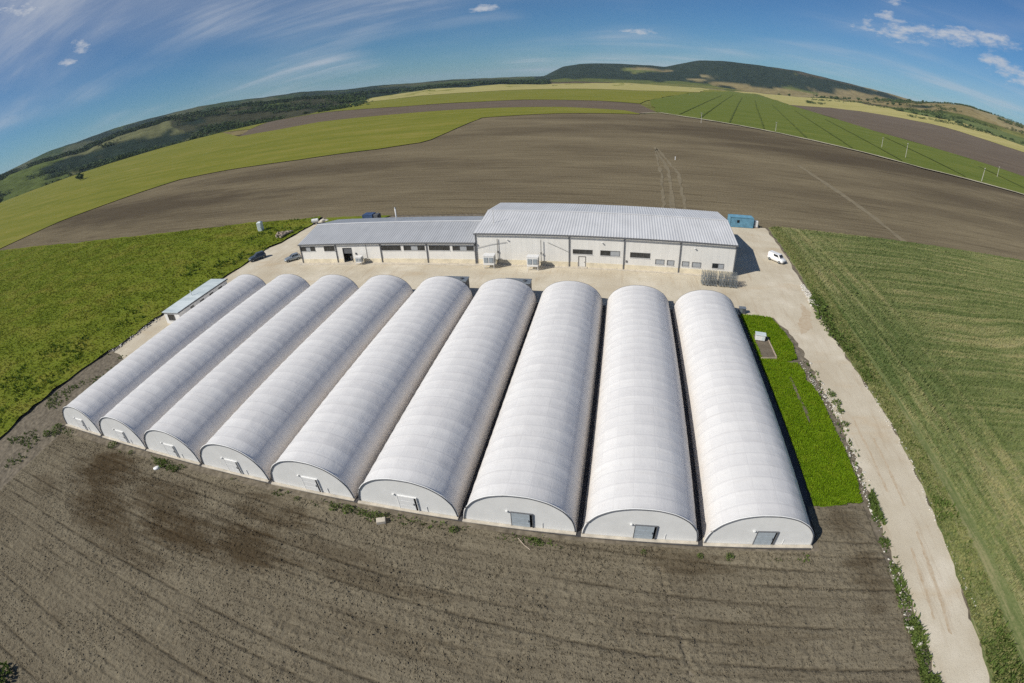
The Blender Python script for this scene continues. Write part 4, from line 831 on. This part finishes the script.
# ------------------------------------------------------------------ cabin, toilet, containers
def cabin():
    e = empty('cabin', (0, 0, 0)); tag(e, 'long flat-roofed white cabin between the meadow and the first tunnel', 'cabin')
    x0, x1, y0, y1, h = -96.4, -91.6, 32.6, 48.0, 2.55
    wall_bay(e, x0, x1, y0, 0, h, [(-95.4, -93.2, .75, 2.15)], 'white_metal'); window(e, -95.4, -93.2, .75, 2.15, y0, 2, ())
    for nm, pts in (('side_wall', [(x0, y0, 0), (x0, y1, 0), (x0, y1, h), (x0, y0, h)]), ('side_wall', [(x1, y0, 0), (x1, y1, 0), (x1, y1, h), (x1, y0, h)]), ('back_wall', [(x0, y1, 0), (x1, y1, 0), (x1, y1, h), (x0, y1, h)])): MB().poly(pts).build(nm, 'white_metal', e)
    n = 6; dy = (y1 - y0 + .5) / n
    r = MB().box(x0 - .3, y0 - .25, h - .04, x1 + .3, y1 + .25, h + .06).build('roof', 'trim_dark', e)
    for k in range(n): MB().box(x0 - .28, y0 - .23 + k * dy, h + .062, x1 + .1, y0 - .25 + (k + 1) * dy - .03, h + .16).build('roof_panel', 'cabin_roof', r)
    MB().box(x1 + .12, y0 - .25, h + .062, x1 + .3, y1 + .25, h + .2).build('gutter', 'trim_dark', r)
    MB().tube([(-94.9, 40, h), (-94.9, 40, h + 1.3)], .09, 6).build('stove_pipe', 'white_metal', e)
    MB().box(x1 + .005, 36, .02, x1 + .06, 37, 2.1).build('door', 'frame', e)
    for k in range(3): MB().box(x1 + .005, 39 + k * 3, 1, x1 + .05, 40.2 + k * 3, 2).build('window', 'glass_dark', e)
cabin()
e = empty('portable_toilet', (-115.0, 89.6, .12), .25); e.scale = (1.15, 1.15, 1.15); tag(e, 'white portable toilet cubicle standing alone in the meadow', 'toilet')
MB().box(-.65, -.65, .1, .65, .65, 2.35).build('shell', 'white_metal', e, .04); MB().box(-.7, -.7, 0, .7, .7, .1).build('skid', 'trim_dark', e)
MB().poly([(-.72, -.72, 2.36), (.72, -.72, 2.36), (.72, .72, 2.36), (-.72, .72, 2.36)]).poly([(-.72, -.72, 2.36), (.72, -.72, 2.36), (.4, -.4, 2.62), (-.4, -.4, 2.62)]).poly([(.72, -.72, 2.36), (.72, .72, 2.36), (.4, .4, 2.62), (.4, -.4, 2.62)]).poly([(.72, .72, 2.36), (-.72, .72, 2.36), (-.4, .4, 2.62), (.4, .4, 2.62)]).poly([(-.72, .72, 2.36), (-.72, -.72, 2.36), (-.4, -.4, 2.62), (-.4, .4, 2.62)]).poly([(-.4, -.4, 2.62), (.4, -.4, 2.62), (.4, .4, 2.62), (-.4, .4, 2.62)]).build('roof', 'cabin_roof', e)
d_ = MB().box(-.5, -.69, .15, .5, -.655, 2.2).build('door', 'cabin_roof', e); MB().box(.34, -.73, 1.1, .42, -.692, 1.3).build('handle', 'trim_dark', d_)
def container(name, x, y, rz, L, W, H, mat, label, hatch):
    e = empty(name, (x, y, .12), rz); tag(e, label, 'container'); n = int(L / .3)
    pr = []
    for k in range(n):
        a = -L / 2 + L * k / n; s = L / n; pr += [(a, 0), (a + s * .4, 0), (a + s * .5, .045), (a + s * .9, .045)]
    pr.append((L / 2, 0))
    for s in (-1, 1):
        V = []; 
        for z in (.15, H - .12): V += [(a, s * (W / 2 - dd_), z) for a, dd_ in pr]
        c = len(pr); F = [(k, k + 1, c + k + 1, c + k) for k in range(c - 1)]
        if s > 0: F = [f[::-1] for f in F]
        link('side_panel', np_mesh('side_panel', V, F), mat, e)
    V = [(a, -W / 2, H - dd_) for a, dd_ in pr] + [(a, W / 2, H - dd_) for a, dd_ in pr]; c = len(pr)
    link('roof_panel', np_mesh('roof_panel', V, [(k, k + 1, c + k + 1, c + k) for k in range(c - 1)]), mat, e)
    f = MB()
    for s in (-1, 1):
        f.box(-L / 2, s * W / 2 - .06, 0, L / 2, s * W / 2 + .06, .16).box(-L / 2, s * W / 2 - .06, H - .13, L / 2, s * W / 2 + .06, H + .01)
        for a in (-1, 1): f.box(a * L / 2 - .07, s * W / 2 - .07, .1, a * L / 2 + .07, s * W / 2 + .07, H - .05)
        f.box(-L / 2 - .03, s * W / 2 - .05, .02, -L / 2 + .03, s * W / 2 + .05, .1)
    for a in (-1, 1):
        for z in (.04, H - .12): f.box(a * L / 2 - .05, -W / 2, z, a * L / 2 + .05, W / 2, z + .1)
    f.build('frame', mat, e)
    for a in (-1, 1): MB().box(a * (L / 2 - .04) - .03, -W / 2 + .08, .17, a * (L / 2 - .04) + .03, W / 2 - .08, H - .14).build('end_door', mat, e)
    for a in (-.5, .5): MB().tube([(L / 2 + .02, a, .2), (L / 2 + .02, a, H - .2)], .03, 5).build('lock_rod', 'steel_grey', e)
    if hatch: MB().box(-L * .21, -W / 2 - .03, 1.2, -L * .21 + .7, -W / 2 - .0, 1.9).build('hatch', 'black_gap', e)
container('shipping_container', 22.6, 99.0, .06, 6.4, 2.5, 2.7, 'container_blue', 'light blue shipping container with a dark hatch behind the tall hall', True)
e = empty('water_tank', (26.9, 99.0, .05), .1); tag(e, 'white plastic tank at the end of the light blue container', 'tank')
MB().box(-.5, -.5, .15, .5, .5, 1.9).build('bottle', 'white_metal', e, .12); MB().box(-.6, -.6, 0, .6, .6, .14).build('pallet', 'old_wood', e)
for a in (-.55, .55):
    for b in (-.55, .55): MB().box(a - .02, b - .02, .14, a + .02, b + .02, 1.95).build('cage_post', 'steel_grey', e)
MB().tube([(0, 0, 1.9), (0, 0, 2.02)], .15, 8).build('lid', 'trim_dark', e)
container('site_container', -77.6, 92.6, .0, 3.0, 2.4, 2.7, 'container_navy', 'navy blue container standing behind the low hall', False)
e = empty('generator', (-75.2, 92.6, .05)); tag(e, 'dark generator box beside the navy container behind the low hall', 'generator')
MB().box(-.8, -1, .2, .8, 1, 2.6).build('casing', 'dark_unit', e, .06); MB().box(-.9, -1.1, 0, .9, 1.1, .2).build('skid', 'trim_dark', e); MB().tube([(.4, .4, 2.6), (.4, .4, 3.1)], .09, 6).build('exhaust', 'steel_grey', e)
for k in range(6): MB().box(-.6, -1.05, .7 + k * .25, .6, -1.002, .85 + k * .25).build('louvre', 'trim_dark', e)
e = empty('fuel_tank', (-97.0, 93.8, .1), .4); e.scale = (.75, .75, .8); tag(e, 'cream tank on a cradle at the meadow corner behind the low hall', 'tank')
MB().tube([(-1.3, 0, 1.3), (-1.25, 0, 1.3), (1.25, 0, 1.3), (1.3, 0, 1.3)], .75, 14).build('drum', 'white_metal', e, smooth=False)
for a in (-.8, .8): MB().box(a - .12, -.7, 0, a + .12, .7, .75).build('cradle', 'trim_dark', e)
MB().tube([(0, 0, 2.05), (0, 0, 2.25)], .2, 8).build('filler', 'steel_grey', e)
e = empty('utility_box', (12.0, 47.2, .05)); tag(e, 'low dark utility box at the back corner of the end tunnel by seedlings', 'utility box')
MB().box(-.55, -.4, 0, .55, .4, .95).build('casing', 'dark_unit', e, .04); MB().box(-.6, -.45, .951, .6, .45, 1.0).build('lid', 'steel_grey', e); MB().box(-.5, -.43, .1, -.02, -.402, .88).build('door', 'steel_grey', e)
# white box on stand with its bare bed among the seedlings
sheet('bare_bed', [(12.3, 39.4), (14.3, 38.7), (14.4, 33.2), (12.2, 32.7)], 'dirt', .2, .8, .08)
for pts in ([(14.45, 38.9), (14.5, 33.1)], [(12.0, 32.6), (14.5, 32.9)], [(12.6, 39.6), (14.45, 38.9)]):
    a, b = np.array(pts); L = np.hypot(*(b - a)); o = MB().box(0, -.06, 0, L, .06, .26).build('edging_board', 'old_wood', None, .01)
    o.location = (*a, .1); o.rotation_euler.z = math.atan2(*(b - a)[::-1]); tag(o, 'weathered board edging the bare bed in the seedling plot', 'board', 'boards round the bare bed')
e = empty('sink_cabinet', (13.0, 38.0, .2), -.15); tag(e, 'white cabinet with pale lid by the bare bed in the seedling plot', 'cabinet')
MB().box(-.75, -.45, .1, .75, .45, 1.0).build('casing', 'white_metal', e, .04); MB().box(-.85, -.55, 1.001, .85, .55, 1.1).build('lid', 'cabin_roof', e, .02)
for a in (-.65, .65):
    for b in (-.38, .38): MB().box(a - .05, b - .05, 0, a + .05, b + .05, .1).build('foot', 'trim_dark', e)
MB().box(.2, -.47, .2, .6, -.452, .85).build('door', 'cabin_roof', e)

# debris by the meadow
def log(x, y, L, r, rz, tilt, z=.15):
    n = 7; mb = MB(); pts = [(-L / 2 + L * k / n, .06 * math.sin(k * 1.7), .05 * math.cos(k * 2.1)) for k in range(n + 1)]
    o = mb.tube(pts, r, 8, r * .8).build('timber_log', 'old_wood'); o.location = (x, y, z + r + .35); o.scale = (1.2, 1.5, 1.5); o.rotation_euler = (0, tilt, rz)
    tag(o, 'grey-brown log in the debris heap at the meadow edge', 'log', 'logs in the debris heap')
for a in ((-101.6, 83.6, 3.8, .28, .9, 0, .1), (-101.0, 84.6, 3.2, .24, 1.1, .05, .15), (-102.4, 84.5, 2.6, .2, .3, -.08, .3), (-100.9, 82.4, 2.4, .22, 1.6, 0, .1), (-101.8, 84.1, 3.0, .18, .7, .1, .6), (-103.4, 83.2, 2.0, .2, 2.3, 0, .3)): log(*a)
for i, (x, y, s) in enumerate([(-96.2, 96.6, .8), (-95.2, 97.1, .6), (-102.8, 82, .55), (-103.6, 85, .5), (-94.4, 96.2, .5)]):
    o = link('stone', rocks[i]); o.scale = (s * 1.4, s, s); o.location = (x, y, s * .25); tag(o, 'earthy boulder lying at the yard edge behind the low hall', 'stone', 'boulders at the back yard edge')
o = MB().box(-.45, -.3, 0, .45, .3, .4).build('concrete_block', 'concrete', None, .03); o.location = (-30.2, -1.75, .05); o.rotation_euler.z = .4; tag(o, 'pale concrete block among weeds before the tunnel end walls', 'block')
bm = bmesh.new(); bmesh.ops.create_icosphere(bm, subdivisions=2, radius=1)
for v in bm.verts: v.co.x *= .55 * (1 + .1 * math.sin(9 * v.co.y)); v.co.y *= .35; v.co.z = max(v.co.z * .22, -.12) + .03 * math.sin(8 * v.co.x)
me = bpy.data.meshes.new('sack'); bm.to_mesh(me); bm.free(); me.polygons.foreach_set('use_smooth', np.ones(len(me.polygons), bool)); o = link('sack', me, 'white_metal'); o.location = (-62.5, -1.9, .15); o.rotation_euler.z = .5; tag(o, 'small white sack lying in weeds before the tunnels', 'sack')
o = MB().tube([(-16.9, -1.2, .12), (-16.2, -1.9, .14), (-15.6, -2.3, .1)], .04, 5).build('plank', 'old_wood'); tag(o, 'thin pale stick lying by weeds before the tunnels', 'stick')

# ------------------------------------------------------------------ cars
def car(name, x, y, rz, paint, label, kind):
    e = empty(name, (x, y, .05), rz); tag(e, label, 'car'); L = {'hatch': 4.1, 'suv': 4.5, 'van': 4.2}[kind]; W = .87; H = {'hatch': 1.48, 'suv': 1.72, 'van': 1.8}[kind]
    f = L / 2; b = H - {'hatch': .52, 'suv': .58, 'van': .62}[kind]
    # body stations: x, half width, bottom, belt
    st = [(-f, W * .82, .42, b * .80), (-f + .12, W * .95, .30, b * .97), (-f + .6, W, .24, b), (0, W * 1.02, .22, b), (f - 1.25, W, .22, b * .985), (f - .5, W * .97, .24, b * .86), (f - .1, W * .88, .3, b * .74), (f, W * .74, .4, b * .62)]
    V = []; F = []
    for (xx, wy, z0, z1) in st: V += [(xx, -wy * .9, z0), (xx, -wy, z0 + (z1 - z0) * .35), (xx, -wy * .98, z1 - .06), (xx, -wy * .86, z1), (xx, wy * .86, z1), (xx, wy * .98, z1 - .06), (xx, wy, z0 + (z1 - z0) * .35), (xx, wy * .9, z0)]
    for i in range(len(st) - 1):
        for k in range(8): F.append((i * 8 + k, (i + 1) * 8 + k, (i + 1) * 8 + (k + 1) % 8, i * 8 + (k + 1) % 8))
    F.append(tuple(range(7, -1, -1))); F.append(tuple((len(st) - 1) * 8 + k for k in range(8)))
    mb = MB(); mb.v = V; mb.f = F; body = mb.build('body', paint, e, smooth=True)
    # cabin
    xr, xf = {'hatch': (-f + .15, f - 1.3), 'suv': (-f + .1, f - 1.45), 'van': (-f + .04, f - .75)}[kind]; tr_, tf = xr + {'hatch': .5, 'suv': .25, 'van': .06}[kind], xf - (.6 if kind == 'van' else .85)
    A = [(xr, W * .9), (xf, W * .88)]; kt = 1.18 if kind == 'van' else 1.0; T = [(tr_, W * .70 * kt), (tf, W * .68 * kt)]
    V = [(xr, -A[0][1], b - .05), (xf, -A[1][1], b - .05), (xf, A[1][1], b - .05), (xr, A[0][1], b - .05), (tr_, -T[0][1], H), (tf, -T[1][1], H), (tf, T[1][1], H), (tr_, T[0][1], H)]
    mb = MB(); mb.v = V; mb.f = [(4, 5, 6, 7), (0, 1, 5, 4), (1, 2, 6, 5), (2, 3, 7, 6), (3, 0, 4, 7), (3, 2, 1, 0)]; cab = mb.build('cabin', paint, e, .05)
    def pane(nm, q, a0, a1, c0, c1):
        P = [Vector(V[k]) for k in q]; nn = (P[1] - P[0]).cross(P[3] - P[0]).normalized(); out = []
        for (u_, v_) in ((a0, c0), (a1, c0), (a1, c1), (a0, c1)): lo = P[0].lerp(P[1], u_); hi = P[3].lerp(P[2], u_); out.append(lo.lerp(hi, v_) + nn * .012)
        m2 = bpy.data.meshes.new(nm); m2.from_pydata([tuple(o_) for o_ in out], [], [(0, 1, 2, 3)]); link(nm, m2, 'glass_dark', cab)
    pane('windscreen', (1, 2, 6, 5), .08, .92, .14, .92); pane('rear_window', (3, 0, 4, 7), .1, .9, .2, .9)
    for q, fl in (((0, 1, 5, 4), 0), ((2, 3, 7, 6), 1)):
        for a0, a1 in ((.08, .46), (.52, .9)):
            if kind == 'van' and ((a0 < .3) != bool(fl)): continue
            pane('side_window', q, a0, a1, .2, .88)
    for sx in (-f + .75, f - .8):
        for s in (-1, 1):
            wh = MB().tube([(sx, s * (W - .17), .32), (sx, s * (W + .03), .32)], .32, 16).build('wheel', 'tyre', e); MB().tube([(sx, s * (W + .02), .32), (sx, s * (W + .045), .32)], .19, 12).build('rim', 'steel_grey', wh)
    for s in (-1, 1):
        MB().box(f - .14, s * W * .66 - .17, b * .56, f - .02, s * W * .66 + .17, b * .70).build('headlight', 'lamp_clear', e, .02); MB().box(-f + .0, s * W * .76 - .1, b * .66, -f + .1, s * W * .76 + .1, b * .9).build('tail_light', 'lamp_red', e, .015)
        MB().box(xf - .55, s * (W + .1) - .09, b - .03, xf - .42, s * (W + .1) + .09, b + .12).build('mirror', paint, e, .02)
    MB().box(f - .08, -W * .6, .3, f + .05, W * .6, .48).build('bumper', 'trim_dark', e, .02); MB().box(-f - .05, -W * .7, .34, -f + .08, W * .7, .5).build('bumper', 'trim_dark', e, .02)
car('parked_car', -85.2, 65.0, R(225), 'car_silver', 'silver grey hatchback parked at the corner of the low hall', 'hatch')
car('parked_car', -97.4, 66.0, R(236), 'car_dark', 'dark blue car parked at the meadow edge of the yard', 'suv')
car('parked_car', 25.7, 74.2, R(-50), 'car_white', 'white van parked at the edge of the yard near the wheat', 'van')

# ------------------------------------------------------------------ poles
def pole(x, y, h, label, arm=True):
    e = empty('utility_pole', (x, y, 0), .6); tag(e, label, 'pole', 'poles along the farm track')
    MB().tube([(0, 0, -.2), (0, 0, h)], .22, 8, .15).build('shaft', 'pole_pale', e)
    if arm:
        MB().box(-1.1, -.1, h - .8, 1.1, .1, h - .6).build('crossarm', 'pole_pale', e)
        for a in (-1, 0, 1): MB().tube([(a, 0, h - .6), (a, 0, h - .25)], .08, 6).build('insulator', 'white_metal', e)
pole(241, 280, 10, 'pale utility pole, leaning end of the line beside the track by the bright green field'); pole(209, 335, 11.5, 'pale utility pole, second along the farm track by the bright green field')
pole(57.6, 404, 9, 'pale utility pole at the far end of the farm track by the ploughed land'); pole(214, 385, 9, 'thin grey pole standing inside the bright green field', True); pole(119, 392, 8, 'grey pole halfway along the farm track'); pole(300, 334, 9, 'grey pole inside the green field behind the leaning one')
bpy.data.objects['utility_pole'].rotation_euler = (.02, .09, .6)
o = MB().tube([(15, 199, 0), (15, 199, 1.6)], .18, 6).build('marker_post', 'white_metal'); tag(o, 'small white marker post out in the ploughed field behind the hall', 'post')

# ------------------------------------------------------------------ trees
def crown_mesh(seed, n=150, clumps=9):
    rr = np.random.default_rng(seed); cc = rr.normal(size=(clumps, 3)) * (.42, .42, .32); cc[:, 2] += .95; cr = .28 + .22 * rr.random(clumps)
    k = rr.integers(0, clumps, n); dv = rr.normal(size=(n, 3)); dv /= np.linalg.norm(dv, axis=1)[:, None]; c = cc[k] + dv * (cr[k] * (.55 + .5 * rr.random(n)))[:, None]
    a = np.cross(dv, rr.normal(size=(n, 3))); a /= np.linalg.norm(a, axis=1)[:, None]; b = np.cross(dv + .5 * rr.normal(size=(n, 3)), a); b /= np.linalg.norm(b, axis=1)[:, None]; s = (.10 + .11 * rr.random(n))[:, None]
    V = np.stack([c - a * s, c - b * s * .8, c + a * s, c + b * s * .8], 1).reshape(-1, 3)
    return V, np.arange(n * 4).reshape(n, 4)
cms = []
for i in range(5):
    me = np_mesh('crown', *crown_mesh(i, 260)); me.materials.append(M['leaf_dark' if i % 2 else 'leaf_mid']); cms.append(me)
tb = MB(); tb.tube([(0, 0, -.1), (.02, 0, .3), (0, .02, .75)], .06, 7, .035)
for k in range(4): a = k * 1.6; tb.tube([(0, 0, .45), (.2 * math.cos(a), .2 * math.sin(a), .75), (.34 * math.cos(a), .34 * math.sin(a), 1.0)], .03, 5, .01)
o = tb.build('trunk', 'bark'); TRK = o.data; bpy.data.objects.remove(o)
def tree(x, y, h, wd, label, group, i):
    e = empty('tree', (x, y, float(hills(x, y)) - .3), random.random() * 6); s = h / 1.55; e.scale = (s * wd, s * wd, s); link('crown', cms[i % 5], None, e); link('trunk', TRK, None, e); tag(e, label, 'tree', group)
for i, (x, y, h, wd) in enumerate([(-731, 407, 11, 1.1), (-750, 420, 8, 1.2)]): tree(x, y, h, wd, 'round dark tree standing on the green field before the valley', 'trees on the green field', i)
for i, (x, y, h) in enumerate([(-1010, 690, 12), (-1035, 672, 10), (-985, 700, 9)]): tree(x, y, h, 1.2, 'dark tree in the small clump on the far edge of the green field', 'clump on the far field edge', i)
for i in range(34):
    a = R(RNG.uniform(-70, -32)); r = RNG.uniform(1180, 1330); tree(-10 + r * math.sin(a), -28 + r * math.cos(a), RNG.uniform(7, 12), RNG.uniform(1, 1.5), 'bushy tree in the line along the far edge of the green field', 'trees along the far field edge', i)
for i, (x, y) in enumerate([(-823, 1279), (-800, 1300), (-780, 1310), (-840, 1262), (-810, 1330), (-760, 1340)]): tree(x, y, RNG.uniform(9, 13), 1.3, 'tree in the hedge clump between distant green field and wooded valley', 'hedge clump', i)
for i in range(40):
    tt = RNG.random(); x = 800 + tt * 230; y = 1405 - tt * 330 + RNG.uniform(-10, 10) ; tree(x + RNG.uniform(-6, 6), y, RNG.uniform(3.5, 6.5), 1.5, 'low hedge tree between the pale stubble and the dark crop on the hillside', 'hedge trees on the right slope', i)
for i, (x, y, h) in enumerate([(1490, 1995, 14), (1500, 1990, 11), (1512, 1985, 13), (1522, 1978, 10), (1404, 2062, 13), (1396, 2070, 9), (1414, 2056, 10), (1425, 2050, 8)]): tree(x, y, h, 1.4, 'tree on the crest of the right-hand hill', 'trees on the hill crest', i)
for i in range(26):
    a = R(RNG.uniform(16, 33)); r = RNG.uniform(1900, 2500); tree(-10 + r * math.sin(a), -28 + r * math.cos(a), RNG.uniform(7, 12), 1.4, 'scattered field tree on the slope below the big dark hill', 'scattered slope trees', i)
# far woods: one mass
def woods(name, P, hs, seed, mat, label):
    V0, F0 = crown_mesh(seed, 34, 6); m = len(P); an = RNG.random(m) * 6.28; s = hs / 1.5; ws = s * U(1.1, 1.7, m); c_, s_ = np.cos(an), np.sin(an); g_ = hills(P[:, 0], P[:, 1]) - .25 * hs
    V = np.stack([(V0[None, :, 0] * c_[:, None] - V0[None, :, 1] * s_[:, None]) * ws[:, None] * 1.5 + P[:, 0, None], (V0[None, :, 0] * s_[:, None] + V0[None, :, 1] * c_[:, None]) * ws[:, None] * 1.5 + P[:, 1, None], V0[None, :, 2] * s[:, None] + g_[:, None]], -1)
    V[:, :, :] = V; F = (F0[None] + (np.arange(m) * len(V0))[:, None, None]).reshape(-1, 4)
    tag(link(name, np_mesh(name, V.reshape(-1, 3), F), mat), label, 'woodland', kind='stuff')
def polar(n, a0, a1, r0, r1, thr):
    out = []
    while sum(map(len, out)) < n:
        a = np.radians(U(a0, a1, n * 3)); r = np.sqrt(U(r0 ** 2, r1 ** 2, n * 3)); x = -10 + r * np.sin(a); y = -28 + r * np.cos(a)
        out.append(np.stack([x, y], 1)[fbm(x / 130, y / 130 + r / 90, 4, 3) > thr])
    return np.concatenate(out)[:n]
q = polar(1300, -82, -28, 1190, 1750, .645); woods('valley_woods', q, U(6, 12, len(q)), 21, 'leaf_mid', 'broken woodland filling the valley beyond the green field')
q = polar(3000, -80, -30, 1760, 2050, .5); woods('ridge_woods', q, U(8, 14, len(q)), 22, 'leaf_dark', 'dark wood along the ridge beyond the valley')
q = polar(3600, -36, -8, 2160, 2750, .38); woods('horizon_woods', q, U(12, 20, len(q)), 23, 'leaf_dark', 'dark belt of trees on the horizon beyond the pale field')
q = polar(1800, 20, 44, 1500, 2400, .60); woods('hillside_scrub', q, U(3, 7, len(q)), 24, 'leaf_mid', 'scrub scattered over the right-hand hillside')

# ------------------------------------------------------------------ air
t = material('air', 1, 0); t.n.remove(t.b); vo = t.new('ShaderNodeVolumePrincipled'); vo.inputs['Color'].default_value = (.62, .80, 1, 1); vo.inputs['Density'].default_value = 3.6e-5; vo.inputs['Anisotropy'].default_value = .1
t.l.new(vo.outputs[0], t.n['Material Output'].inputs['Volume'])
hz = MB().box(-17500, -17500, -40, 17500, 17500, 230).build('haze', 'air'); tag(hz, 'thin pale blue haze lying over the whole plain', 'haze', kind='stuff')
hz.data.materials.clear(); hz.data.materials.append(M['air'])
